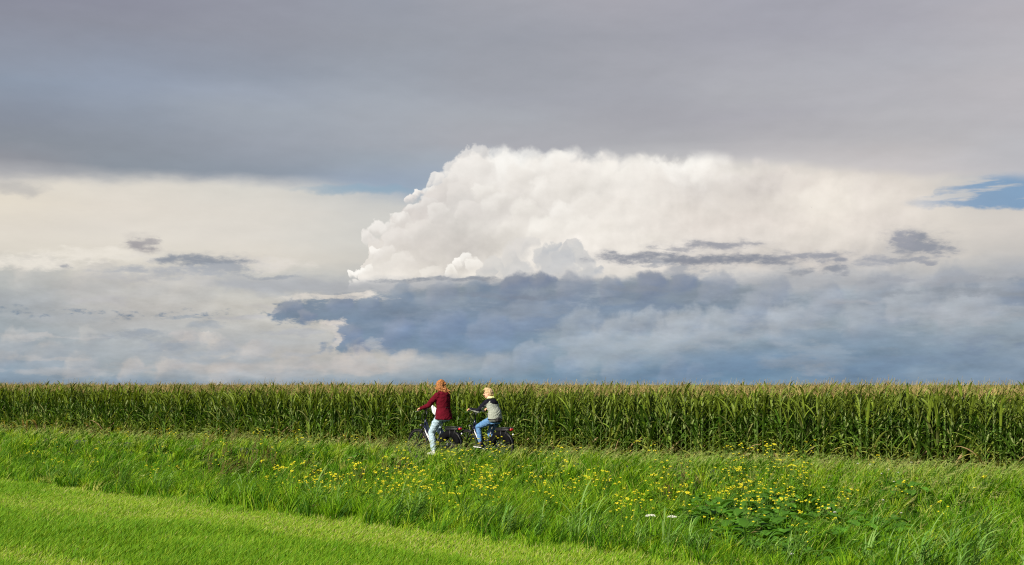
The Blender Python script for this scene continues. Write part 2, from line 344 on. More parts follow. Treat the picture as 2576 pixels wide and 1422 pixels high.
    for cx_, cy_, r_, l_, d_, a_ in [
     (735,782,26,(150,157,168),(132,144,164),.9),(770,800,22,(146,153,166),(124,138,162),.9),(700,795,18,(160,165,173),(140,150,166),.8),(860,770,34,(150,158,170),(126,140,164),.8),(930,765,30,BL,(126,141,166),.7),(1010,760,38,BL,BD,.7),
     (1110,745,40,(158,164,174),(128,141,163),.7),(1200,742,40,BL,BD,.7),(1300,722,40,(142,149,162),(120,133,157),1),(1365,716,36,(142,149,162),(120,133,157),1),(1450,735,48,(156,162,173),(132,144,165),.7),
     (1545,735,40,(154,160,170),(126,140,163),.8),(1640,722,44,(144,151,164),(124,137,160),1),(1715,714,34,(146,153,165),(126,139,161),1),(1800,736,46,(160,166,175),(138,149,168),.7),(1940,752,50,(160,166,175),(140,151,170),.7),
     (2080,752,44,(156,163,173),(140,151,169),.6),(2220,752,60,(162,168,177),(144,154,170),.6),(2400,745,70,(158,164,174),(142,152,168),.6),(2520,760,60,(164,169,177),(144,154,170),.6),
     (880,850,34,(146,156,172),(124,140,168),.8),(905,872,24,(140,152,170),(118,135,165),.9),(1000,850,46,(142,154,174),(120,138,168),.7),(1120,840,60,(144,157,177),(120,139,170),.6),(1240,850,60,(150,162,180),(124,143,173),.6),
     (1340,800,60,(158,167,179),(130,147,171),.6),(1470,835,60,(172,181,190),(142,157,178),.7),(1560,850,60,(182,188,194),(150,163,181),.7),(1480,890,50,(170,180,190),(144,160,180),.7),(1640,830,50,(178,185,192),(148,160,178),.7),
     (1720,850,70,(184,190,196),(152,164,180),.8),(1820,838,60,(182,188,194),(150,162,178),.7),(1900,800,60,(172,179,188),(146,157,174),.7),(1990,820,60,(180,186,193),(150,161,177),.75),(2080,790,60,(174,180,188),(148,158,174),.6),
     (2180,820,60,(178,184,191),(150,160,176),.6),(2300,790,70,(184,188,193),(156,164,177),.6),(2440,800,80,(186,190,195),(158,166,178),.6),(1560,930,44,(168,178,189),(140,157,178),.6),(1440,930,40,(160,172,186),(132,152,176),.6),
     (1700,945,44,(158,170,184),(124,145,172),.7),(1760,950,30,(158,170,184),(124,145,172),.6),(1340,905,44,(166,177,189),(138,155,178),.6),(1250,925,40,(176,183,190),(148,162,180),.6),
     (470,866,22,(205,200,195),(176,177,180),.9),(520,852,20,(214,208,201),(182,182,183),.9),(440,880,26,(196,193,190),(168,173,180),.8),(560,880,34,(194,191,188),(168,173,180),.8),(640,900,44,(196,192,189),(172,176,182),.7),
     (430,935,40,(202,196,190),(172,176,182),.7),(330,945,34,(198,193,189),(166,172,180),.7),(560,950,40,(204,197,190),(172,176,182),.7),(200,935,40,(190,188,186),(160,168,178),.7),(230,860,34,(190,190,188),(164,171,178),.7),(40,860,40,(192,191,189),(160,168,177),.7),
     (120,905,46,(188,187,186),(158,167,177),.7),(20,905,30,(186,186,186),(156,166,178),.7),(740,940,50,(196,192,188),(168,174,181),.6),(900,920,50,(208,200,193),(180,182,185),.7),(1020,925,44,(204,198,192),(176,180,185),.6),
     (390,720,40,(205,202,197),(186,186,185),.6),(250,715,60,(204,200,195),(182,183,183),.6),(480,740,60,(206,202,197),(188,188,187),.5),(100,700,60,(212,207,200),(186,187,186),.5),
    ]:
        lobe(cx_, cy_, r_, l_, d_, a_ * .95, .45)
    bn = (nf - .5) + (sf - .5) * .5
    for b in [
     (852,812,26,9,(214,207,200),.9), (836,850,13,26,(206,201,196),.85), (940,865,22,14,(180,184,190),.7),
     (345,620,30,18,(166,163,165),.95), (375,608,22,6,(170,167,168),.8), (60,662,120,15,(234,228,217),.8),(250,642,130,16,(236,230,219),.8),(650,662,110,14,(227,221,213),.7),(505,656,96,12,(146,152,164),1),(545,678,64,13,(158,164,175),.8), (440,684,130,14,(176,179,184),.8),
     (560,676,60,9,(168,172,178),.7), (172,671,12,4,(172,173,176),.9), (400,700,60,6,(178,180,183),.6), (345,683,40,5,(172,175,180),.6),
     (700,722,130,12,(178,181,185),.5), (250,730,120,26,(186,185,184),.5),
     (1590,648,92,9,(150,153,164),.95), (1700,655,60,10,(148,152,163),.9), (1850,652,150,14,(141,145,158),1), (1790,616,84,8,(160,161,168),.9), (1690,625,50,5,(172,172,176),.8),
     (2030,637,70,7,(158,160,168),.9), (2095,652,26,6,(154,157,166),.9), (2010,684,36,9,(152,156,166),.9), (2102,683,30,10,(150,154,165),.95),
     (2310,610,44,22,(146,150,162),1), (2350,622,40,14,(148,152,164),.95), (2280,600,24,14,(158,160,169),.9), (2200,655,34,16,(168,170,177),.85), (2280,652,70,5,(160,163,171),.8),
     (2330,660,28,4,(158,161,170),.8), (1720,680,50,14,(170,173,179),.8), (1640,668,46,5,(165,168,175),.8),
     (462,800,50,4,(160,166,174),.9), (515,818,36,8,(165,171,179),.8), (320,842,64,13,(156,163,174),1),(400,862,40,8,(164,170,179),.8),(150,800,90,10,(172,176,180),.6),(60,760,90,30,(172,176,179),.5),(620,800,70,6,(184,184,186),.7),(250,760,60,8,(186,185,186),.6),(330,700,80,8,(188,187,187),.6), (350,833,30,6,(160,167,177),.8),
     (455,888,120,17,(166,173,182),.8), (420,875,40,10,(160,168,180),.7), (590,905,90,12,(170,176,183),.7), (465,845,26,12,(192,189,188),.7), (520,848,22,10,(206,201,195),.6),
     (800,876,15,14,(140,152,172),1), (830,882,12,10,(150,160,176),.7), (735,836,70,6,(178,180,183),.8), (760,890,60,6,(176,179,183),.6),
     (90,880,150,12,(168,175,183),.7), (60,845,60,6,(192,191,190),.6), (180,846,70,4,(188,188,188),.6), (120,900,80,5,(190,188,186),.45),
     (160,935,150,8,(182,182,183),.5), (640,942,140,8,(176,180,184),.6), (880,925,120,14,(196,190,186),.6), (560,925,200,10,(192,187,184),.5),
     (2140,942,26,15,(118,140,168),.95), (2160,930,14,10,(118,140,168),.9), (2020,912,90,16,(150,160,174),.7), (2060,930,50,12,(156,163,174),.6),
     (1720,946,90,7,(140,158,180),.6), (1560,760,40,8,(146,157,173),.5), (1650,860,110,22,(168,177,187),.6), (1800,842,150,16,(166,174,185),.6), (1950,810,110,20,(168,175,185),.6),
     (2430,790,150,20,(172,177,184),.6), (2150,760,50,6,(172,176,183),.6), (1340,780,100,16,(146,157,174),.5), (1500,900,60,40,(160,172,185),.5), (1420,850,60,26,(160,171,184),.5),
     (2450,850,140,7,(138,152,172),.5), (2300,905,200,10,(132,148,172),.5), (1300,745,120,6,(132,141,160),.6), (1600,725,80,7,(138,146,161),.6), (2450,735,160,8,(146,153,165),.7),
     (2260,700,60,7,(160,164,172),.7), (2420,705,80,8,(158,162,171),.7), (1180,705,70,7,(140,146,159),.8), (1100,702,60,6,(144,150,162),.8), (985,707,60,5,(146,152,163),.7), (690,694,70,5,(160,165,172),.8),
     (850,747,100,6,(216,210,202),1),(905,742,60,4,(222,216,208),.9),(985,612,26,8,(232,226,218),.0),
    ]:
        if b[5] >= .9 and b[1] < 700: col_[0] = blob(b[0], b[1], b[2] * 1.5, b[3] * 1.7, b[4], .28, .85, n=bn, amp=4.0)
        col_[0] = blob(b[0], b[1], b[2], b[3], b[4], min(1, b[5] * 1.1), .85, n=bn, amp=5.0)
    # slate rain curtain low on the right
    col_[0] = mixc(smooth(Y, 858, 925, 0, .55) * smooth(X, 1450, 1650) * smooth(X, 2700, 2150, .45, 1) * smooth(gap, .66, .46, .35, 1), col_[0], C(112,137,164))
    # fine mottling
    fm = 1.0 + (sf - .5) * smooth(Y, 640, 760, .0, .15) + (wf - .5) * .10 + rel2 * smooth(Y, 640, 800, .1, .55)
    sc = nt.nodes.new('ShaderNodeVectorMath'); sc.operation = 'SCALE'
    nt.links.new(col_[0].v, sc.inputs[0]); nt.links.new(fm.v, sc.inputs['Scale'])
    col = S(sc.outputs[0])

    # authored part -> generic rest of the sky (behind and above the camera)
    sky = nt.nodes.new('ShaderNodeTexSky'); sky.sky_type = 'NISHITA'
    sky.sun_disc = False; sky.sun_elevation = SUN_EL; sky.sun_rotation = SUN_AZ
    sky.air_density = 1.0; sky.dust_density = 1.5; sky.ozone_density = 1.0
    cl, _, _ = noise(3.0, 6, .55, 2.2, 3.1)
    rest = mixc(smooth(cl, .50, .66), S(sky.outputs[0]), (3.0, 3.1, 3.4))
    dimn = nt.nodes.new('ShaderNodeVectorMath'); dimn.operation = 'SCALE'; dimn.inputs['Scale'].default_value = .55
    nt.links.new(rest.v, dimn.inputs[0]); rest = S(dimn.outputs[0])
    ax = M('ABSOLUTE', az)
    front = smooth(ax, .50, .95, 1, 0) * smooth(el, .36, .75, 1, 0)
    kcol = nt.nodes.new('ShaderNodeVectorMath'); kcol.operation = 'SCALE'
    nt.links.new(col.v, kcol.inputs[0]); kcol.inputs['Scale'].default_value = K
    full = mixc(front, rest, S(kcol.outputs[0]))
    full = mixc(smooth(el, -.004, -.03), full, (.5, .6, .35))
    bg = nt.nodes.new('ShaderNodeBackground'); bg.inputs[1].default_value = 0.1
    nt.links.new(full.v, bg.inputs[0])
    wo = nt.nodes.new('ShaderNodeOutputWorld'); nt.links.new(bg.outputs[0], wo.inputs[0])
    scene.world = w
    w.cycles.sampling_method = 'MANUAL'
    w.cycles.sample_map_resolution = 512

build_world()

# ------------------------------------------------------------------ sun
sd = bpy.data.lights.new('sun', 'SUN')
sd.energy = 5.0; sd.angle = R(0.53); sd.color = (1.0, .93, .80)
sun = bpy.data.objects.new('sun', sd)
scene.collection.objects.link(sun)
sdir = Vector((math.sin(SUN_AZ) * math.cos(SUN_EL), math.cos(SUN_AZ) * math.cos(SUN_EL), math.sin(SUN_EL)))
sun.rotation_euler = sdir.to_track_quat('Z', 'Y').to_euler()
sun.location = (-8, -10, 12)

# ------------------------------------------------------------------ helpers
COL = scene.collection
rng = np.random.default_rng(7)

def tag(o, label=None, cat=None, group=None, kind=None):
    if label: o['label'] = label
    if cat: o['category'] = cat
    if group: o['group'] = group
    if kind: o['kind'] = kind
    return o

def new_mesh(name, verts, faces=None, mats=(), fmat=None, smooth=True, tint=None, parent=None, tris=None, quads=None):
    me = bpy.data.meshes.new(name)
    if tris is None and quads is None:
        me.from_pydata([tuple(v) for v in verts], [], [tuple(f) for f in faces])
    else:
        V = np.asarray(verts, dtype=np.float32)
        nt_ = 0 if tris is None else len(tris); nq = 0 if quads is None else len(quads)
        me.vertices.add(len(V)); me.vertices.foreach_set('co', V.ravel())
        idx = np.concatenate([(np.zeros(0) if quads is None else np.asarray(quads).ravel()), (np.zeros(0) if tris is None else np.asarray(tris).ravel())]).astype(np.int32)
        me.loops.add(len(idx)); me.loops.foreach_set('vertex_index', idx)
        st = np.concatenate([np.arange(nq) * 4, nq * 4 + np.arange(nt_) * 3]).astype(np.int32)
        me.polygons.add(nq + nt_); me.polygons.foreach_set('loop_start', st)
        me.update(calc_edges=True)
    for m in mats: me.materials.append(m)
    n = len(me.polygons)
    if smooth: me.polygons.foreach_set('use_smooth', np.ones(n, dtype=bool))
    if fmat is not None: me.polygons.foreach_set('material_index', np.asarray(fmat, dtype=np.int32))
    if tint is not None:
        a = me.attributes.new('tint', 'FLOAT_VECTOR', 'POINT')
        a.data.foreach_set('vector', np.asarray(tint, dtype=np.float32).ravel())
    me.update()
    o = bpy.data.objects.new(name, me)
    COL.objects.link(o)
    if parent is not None: o.parent = parent
    return o

def vnoise(x, y, s, seed=0):
    """smooth value noise on a lattice of cell s"""
    x = np.asarray(x, float) / s + seed * 17.3; y = np.asarray(y, float) / s - seed * 9.1
    xi = np.floor(x); yi = np.floor(y); fx = x - xi; fy = y - yi
    fx = fx * fx * (3 - 2 * fx); fy = fy * fy * (3 - 2 * fy)
    def h(a, b):
        v = np.sin(a * 127.1 + b * 311.7 + seed * 74.7) * 43758.5453
        return v - np.floor(v)
    return (h(xi, yi) * (1 - fx) + h(xi + 1, yi) * fx) * (1 - fy) + (h(xi, yi + 1) * (1 - fx) + h(xi + 1, yi + 1) * fx) * fy
def fnoise(x, y, s, seed=0):
    return .55 * vnoise(x, y, s, seed) + .3 * vnoise(x, y, s * .47, seed + 1) + .15 * vnoise(x, y, s * .21, seed + 2)

# ------------------------------------------------------------------ layout of the ground
def d_lawn(x, y): return (x + 9.3) * .688 + (y - 22.4) * .726          # > 0 beyond the mown lawn
def d_corn(x, y): return (x - 9.4) * .5796 + (y - 23.2) * .8149         # > 0 inside the maize
PTH = R(37.5)
def d_path(x, y): return (x + 1.2) * math.sin(PTH) + (y - 28.2) * math.cos(PTH)
def sstep(v, a, b):
    t = np.clip((v - a) / (b - a), 0, 1)
    return t * t * (3 - 2 * t)
def terrain(x, y):
    x = np.asarray(x, float); y = np.asarray(y, float)
    a = d_lawn(x, y); b = -1.25 - d_path(x, y)
    dip = sstep(a, .2, 2.2) * sstep(b, .2, 3.2)
    near = sstep(np.hypot(x, y), 90, 60)
    z = -.42 * dip * near
    z = z - .10 * sstep(d_path(x, y), 1.3, 2.0)
    z = z + (fnoise(x, y, 3.5, 3) - .5) * .07 * near * sstep(np.abs(d_path(x, y)), 1.2, 1.8)
    return z
def ray(xD, yD, z=0.0):
    cx, cy = (xD - 1288) / F_D, (711 - yD) / F_D
    d = (cx, math.cos(PITCH) - cy * math.sin(PITCH), math.sin(PITCH) + cy * math.cos(PITCH))
    t = (z - CAM_H) / d[2]
    return d[0] * t, d[1] * t
def in_view(x, y, m=1.5, far=80):
    return (np.abs(x) < .4143 * y + m) & (y > 0) & (y < far)

# ------------------------------------------------------------------ materials
def mat(name, col, rough=.6, metal=0.0, spec=.5, **kw):
    m = bpy.data.materials.new(name); m.use_nodes = True
    b = m.node_tree.nodes['Principled BSDF']
    b.inputs['Base Color'].default_value = (*col, 1)
    b.inputs['Roughness'].default_value = rough
    b.inputs['Metallic'].default_value = metal
    b.inputs['Specular IOR Level'].default_value = spec
    for k, v in kw.items(): b.inputs[k.replace('_', ' ')].default_value = v
    return m
def mottle(m, c1, c2, scale=20, detail=4, bump=0.0, bscale=None, stretch=(1, 1, 1)):
    nt = m.node_tree; b = nt.nodes['Principled BSDF']
    tc = nt.nodes.new('ShaderNodeTexCoord'); mp = nt.nodes.new('ShaderNodeMapping'); mp.inputs['Scale'].default_value = stretch
    nt.links.new(tc.outputs['Object'], mp.inputs[0])
    n = nt.nodes.new('ShaderNodeTexNoise'); n.inputs['Scale'].default_value = scale; n.inputs['Detail'].default_value = detail
    nt.links.new(mp.outputs[0], n.inputs['Vector'])
    r = nt.nodes.new('ShaderNodeValToRGB'); e = r.color_ramp.elements
    e[0].position = .3; e[0].color = (*c1, 1); e[1].position = .7; e[1].color = (*c2, 1)
    nt.links.new(n.outputs['Fac'], r.inputs[0]); nt.links.new(r.outputs[0], b.inputs['Base Color'])
    if bump:
        n2 = nt.nodes.new('ShaderNodeTexNoise'); n2.inputs['Scale'].default_value = bscale or scale; n2.inputs['Detail'].default_value = 5
        nt.links.new(mp.outputs[0], n2.inputs['Vector'])
        bp = nt.nodes.new('ShaderNodeBump'); bp.inputs['Strength'].default_value = bump; bp.inputs['Distance'].default_value = .02
        nt.links.new(n2.outputs['Fac'], bp.inputs['Height']); nt.links.new(bp.outputs[0], b.inputs['Normal'])
    return m
def leafmat(name, rough=.5, spec=.35, transl=.35, tcol=(1.25, 1.3, .5), gain=1.0):
    """thin foliage: reflecting and letting light through, its colour from the 'tint' of each blade"""
    m = bpy.data.materials.new(name); m.use_nodes = True
    nt = m.node_tree; b = nt.nodes['Principled BSDF']; out = nt.nodes['Material Output']
    at = nt.nodes.new('ShaderNodeAttribute'); at.attribute_name = 'tint'
    sc = nt.nodes.new('ShaderNodeVectorMath'); sc.operation = 'SCALE'; sc.inputs['Scale'].default_value = gain
    nt.links.new(at.outputs['Vector'], sc.inputs[0]); nt.links.new(sc.outputs[0], b.inputs['Base Color'])
    b.inputs['Roughness'].default_value = rough; b.inputs['Specular IOR Level'].default_value = spec
    tm = nt.nodes.new('ShaderNodeVectorMath'); tm.operation = 'MULTIPLY'; tm.inputs[1].default_value = tcol
    nt.links.new(sc.outputs[0], tm.inputs[0])
    t = nt.nodes.new('ShaderNodeBsdfTranslucent'); nt.links.new(tm.outputs[0], t.inputs[0])
    mx = nt.nodes.new('ShaderNodeMixShader'); mx.inputs[0].default_value = transl
    nt.links.new(b.outputs[0], mx.inputs[1]); nt.links.new(t.outputs[0], mx.inputs[2]); nt.links.new(mx.outputs[0], out.inputs[0])
    return m

# ------------------------------------------------------------------ ground, path
def axis(lo, hi, step, far):
    a = list(np.arange(lo, hi + 1e-6, step)); s = step; v = hi
    while v < far: s *= 1.5; v += s; a.append(v)
    s = step; v = lo
    while v > -far: s *= 1.5; v -= s; a.insert(0, v)
    return np.array(a)
def build_ground():
    xs = axis(-30, 22, .5, 9000); ys = axis(-4, 62, .5, 9000)
    Xg, Yg = np.meshgrid(xs, ys); Z = terrain(Xg, Yg)
    V = np.stack([Xg, Yg, Z], -1).reshape(-1, 3)
    ny, nx = Xg.shape
    i = np.arange((ny - 1) * (nx - 1)); r, c = i // (nx - 1), i % (nx - 1)
    q = np.stack([r * nx + c, r * nx + c + 1, (r + 1) * nx + c + 1, (r + 1) * nx + c], -1)
    x, y = V[:, 0], V[:, 1]
    lawn = np.array([.075, .15, .012]); bank = np.array([.045, .085, .016]); soil = np.array([.085, .062, .040])
    a = sstep(d_lawn(x, y), -.2, .3)[:, None]; b = sstep(d_corn(x, y), -.3, .3)[:, None]
    t = lawn * (1 - a) + bank * a; t = t * (1 - b) + soil * b
    far = sstep(np.hypot(x, y), 120, 400)[:, None]
    t = t * (1 - far) + np.array([.07, .12, .03]) * far
    m = mottle(mat('turf_soil', (.1, .1, .05), .95, spec=.1), (.6, .6, .6), (1.3, 1.2, 1.1), 6, 8, .6, 40)
    nt = m.node_tree; pb = nt.nodes['Principled BSDF']
    src = pb.inputs['Base Color'].links[0].from_socket
    at = nt.nodes.new('ShaderNodeAttribute'); at.attribute_name = 'tint'
    mu = nt.nodes.new('ShaderNodeVectorMath'); mu.operation = 'MULTIPLY'
    nt.links.new(at.outputs['Vector'], mu.inputs[0]); nt.links.new(src, mu.inputs[1]); nt.links.new(mu.outputs[0], pb.inputs['Base Color'])
    g = new_mesh('ground', V, quads=q, mats=[m], tint=t)
    tag(g, 'flat ground under lawn, grass bank and maize field', 'ground', kind='structure')
    # cycle path
    d = Vector((-math.cos(PTH), math.sin(PTH), 0)); n = Vector((math.sin(PTH), math.cos(PTH), 0))
    c0 = Vector((-1.2, 28.2, 0)); v = []
    for k in range(-30, 34):
        p = c0 + d * k
        v += [p - n * 1.1 + Vector((0, 0, .008)), p + n * 1.1 + Vector((0, 0, .008))]
    f = [(2 * k, 2 * k + 1, 2 * k + 3, 2 * k + 2) for k in range(63)]
    m = mottle(mat('asphalt', (.05, .05, .05), .9, spec=.2), (.04, .04, .042), (.065, .063, .06), 60, 6, .4, 150)
    p = new_mesh('cycle_path', v, f, [m])
    tag(p, 'narrow asphalt cycle path behind the grass bank', 'path', kind='structure')
build_ground()

# ------------------------------------------------------------------ blades
def blades(P, h, w, bend, wind, segs=2, droop=0.0, face=None):
    """strips of segs quads ending in a point. P (N,3) bases, h heights, w widths, bend lateral reach, wind (N,2) extra reach"""
    N = len(P)
    phi = rng.uniform(0, 2 * np.pi, N)
    L = np.stack([np.cos(phi) * bend + wind[:, 0], np.sin(phi) * bend + wind[:, 1]], -1)
    f = rng.uniform(-.9, .9, N) if face is None else face       # blade width across, mostly facing sideways
    side = np.stack([np.cos(f), np.sin(f), np.zeros(N)], -1)
    rows = []
    for k in range(segs + 1):
        t = k / segs
        c = P.copy()
        c[:, :2] += L * (t ** 1.7)[..., None] if np.ndim(t) else L * t ** 1.7
        c[:, 2] += h * (t - droop * t ** 3)
        if k == segs: rows.append(c[:, None, :])
        else:
            ww = w * (1 - .55 * t ** 1.5) * .5
            rows.append(np.stack([c - side * ww[:, None], c + side * ww[:, None]], 1))
    V = np.concatenate(rows, 1); nv = 2 * segs + 1
    base = (np.arange(N) * nv)[:, None]
    Q = np.concatenate([base + np.array([[2 * k, 2 * k + 1, 2 * k + 3, 2 * k + 2]]) for k in range(segs - 1)], 0) if segs > 1 else None
    T = base + np.array([[2 * segs - 2, 2 * segs - 1, 2 * segs]])
    return V.reshape(-1, 3), Q, T, nv

def scatter(n, x0, x1, y0, y1, dens_fn):
    x = rng.uniform(x0, x1, n); y = rng.uniform(y0, y1, n)
    k = rng.random(n) < dens_fn(x, y)
    return x[k], y[k]
def colmix(n, *cols_w):
    """pick per blade between colours, with jitter"""
    c = np.array([c for c, _ in cols_w]); w = np.stack([np.broadcast_to(np.asarray(w_, float), (n,)) for _, w_ in cols_w], -1)
    w = w / w.sum(-1, keepdims=True); cw = np.cumsum(w, -1); r = rng.random(n)[:, None]
    i = (r > cw).sum(-1).clip(0, len(c) - 1)
    out = c[i] * rng.uniform(.75, 1.25, (n, 1)) * rng.uniform(.93, 1.07, (n, 3))
    return out

GRASS = leafmat('grass_blades', .6, .15, .38, (1.3, 1.3, .35))
def build_lawn():
    def dens(x, y):
        return in_view(x, y, 2.0, 30) & (d_lawn(x, y) < .25) * (1.0 > 0) & (rng.random(len(x)) < np.clip(1.5 - y / 24., .45, 1))
    x, y = scatter(1500000, -14, 7, 9.6, 26, dens)
    N = len(x)
    # mower stripes run along the edge of the verge
    u = (x + 9.3) * -.7195 + (y - 22.4) * .695; v = d_lawn(x, y)
    stripe = .8 * vnoise(u * .12, v + .12 * np.sin(u * .7), .62, 11) + .2 * fnoise(x, y, .5, 12)
    patch = fnoise(x, y, 1.3, 5)
    z = terrain(x, y)
    h = rng.uniform(.035, .105, N) * (.6 + .7 * patch) * (1 + .4 * sstep(v, -.5, .2)) * (1.15 - .45 * sstep(stripe, .40, .75))
    w = rng.uniform(.006, .010, N) * (.6 + y / 22.)
    wind = np.stack([h * .45 + 0 * h, h * (.1 + .9 * (stripe - .5))], -1)
    V, Q, T, nv = blades(np.stack([x, y, z], -1), h, w, h * .5, wind, 2)
    dry = sstep(stripe * .75 + .25 * fnoise(x, y, .9, 19), .42, .72)
    c = colmix(N, ((.150, .285, .010), 1.3), ((.092, .225, .008), .2 + 1.5 * (1 - dry) * patch), ((.235, .335, .024), .30 + dry * 1.7), ((.38, .36, .14), .02 + dry * .55))
    o = new_mesh('mown_lawn', V, quads=Q, tris=T, mats=[GRASS], tint=np.repeat(c, nv, 0))
    tag(o, 'short bright green mown grass filling the foreground', 'lawn', kind='stuff')
build_lawn()

def build_verge():
    """the unmown bank: fountains of blades in tussocks, each tussock with its own height, lean and green"""
    def dens(x, y):
        a = d_lawn(x, y); p = np.abs(d_path(x, y)); c = d_corn(x, y)
        ok = in_view(x, y, 2.0, 60) & (a > -.08) & (p > 1.12) & (c < .5)
        return ok & (rng.random(len(x)) < np.clip(1.5 - y / 30., .35, 1))
    cx, cy = scatter(70000, -22, 16, 9.5, 46, dens)
    M_ = len(cx); a = d_lawn(cx, cy); dp = d_path(cx, cy)
    lush = fnoise(cx, cy, 2.4, 21); hue = fnoise(cx, cy, 3.0, 31); dark_noise = fnoise(cx, cy, 1.1, 77)  # last noise only makes the darkest green more frequent in patches
    u = cx / cy; v = 1 / cy
    def patch(px, py, rx, ry):          # soft round patch on the ground, centre and radii in metres
        q = ((cx - px) / rx) ** 2 + ((cy - py) / ry) ** 2
        return np.exp(-q)
    leafy = patch(3.6, 18.0, 1.3, 2.2)                     # broad leaves crowd the grass out here
    herby = 1.3 * patch(-2.2, 20.5, 3.0, 3.0)                    # yellow-green herbs between the flowers
    brown = patch(-6.2, 29.0, 1.0, 2.2) + .8 * patch(3.2, 22.0, .35, 1.0) + .7 * patch(-3.2, 27.0, 1.2, 1.5)
    back = sstep(dp, -4.4, -1.6)
    bulge = vnoise(cx, cy, .95, 61)
    h = (.10 + .22 * lush + .40 * bulge ** 1.4) * rng.uniform(.5, 1.35, M_)
    h = h * (1 - .25 * back * (dp < 0)) * (1 - .35 * leafy)
    h = np.where(dp > 0, .15 + .30 * rng.random(M_) ** 2.2 + .22 * sstep(d_corn(cx, cy), -.7, .2) * rng.random(M_), h)
    h = np.where((dp < 0) & (dp > -2.2), .26 + .30 * rng.random(M_) ** 1.5, h)
    h = np.where(a < .8, h * .62 + .06, h)
    lean = rng.uniform(-.12, .55, M_) * (.45 + hue); side = rng.normal(0, .22, M_)
    palette = np.array([(.040, .118, .003), (.086, .205, .004), (.148, .288, .006), (.240, .345, .014), (.30, .33, .07), (.12, .105, .03)])
    W = np.stack([.9 + 1.2 * (1 - bulge) + 3.2 * np.clip(dark_noise - .35, 0, 1) - .6 * herby, 1.5 + lush, .9 + 2.0 * herby + .6 * (1 - dark_noise), .18 + 1.3 * back + 1.9 * herby + .9 * (hue > .62),
                  .01 + .30 * back * (.3 + hue) + .2 * (hue > .7), .02 + 1.6 * brown], -1)
    cw = np.cumsum(W / W.sum(-1, keepdims=True), -1)
    ci = (rng.random(M_)[:, None] > cw).sum(-1).clip(0, 5)
    nb = rng.integers(12, 30, M_)
    idx = np.repeat(np.arange(M_), nb); N = len(idx)
    r = rng.uniform(0, .065, N); t = rng.uniform(0, 6.283, N)
    x = cx[idx] + r * np.cos(t); y = cy[idx] + r * np.sin(t); z = terrain(x, y)
    hh = h[idx] * rng.uniform(.45, 1.1, N)
    w = rng.uniform(.0055, .0115, N) * (.55 + y / 26.)
    wx = hh * lean[idx] * rng.uniform(.6, 1.4, N)
    out = hh * rng.uniform(.1, .5, N)
    wind = np.stack([wx + np.cos(t) * out, hh * side[idx] + np.sin(t) * out], -1)
    V, Q, T, nv = blades(np.stack([x, y, z], -1), hh, w, hh * .22, wind, 3, droop=.16)
    c = palette[ci][idx] * rng.uniform(.72, 1.3, (N, 1)) * rng.uniform(.93, 1.07, (N, 3))
    sw = rng.random(N) < .12; c[sw] = palette[rng.integers(1, 5, sw.sum())]
    o = new_mesh('verge_grass', V, quads=Q, tris=T, mats=[GRASS], tint=np.repeat(c, nv, 0))
    tag(o, 'tall unmown green grass leaning in the wind on the bank', 'tall grass', kind='stuff')
    print('verge blades', N)
build_verge()

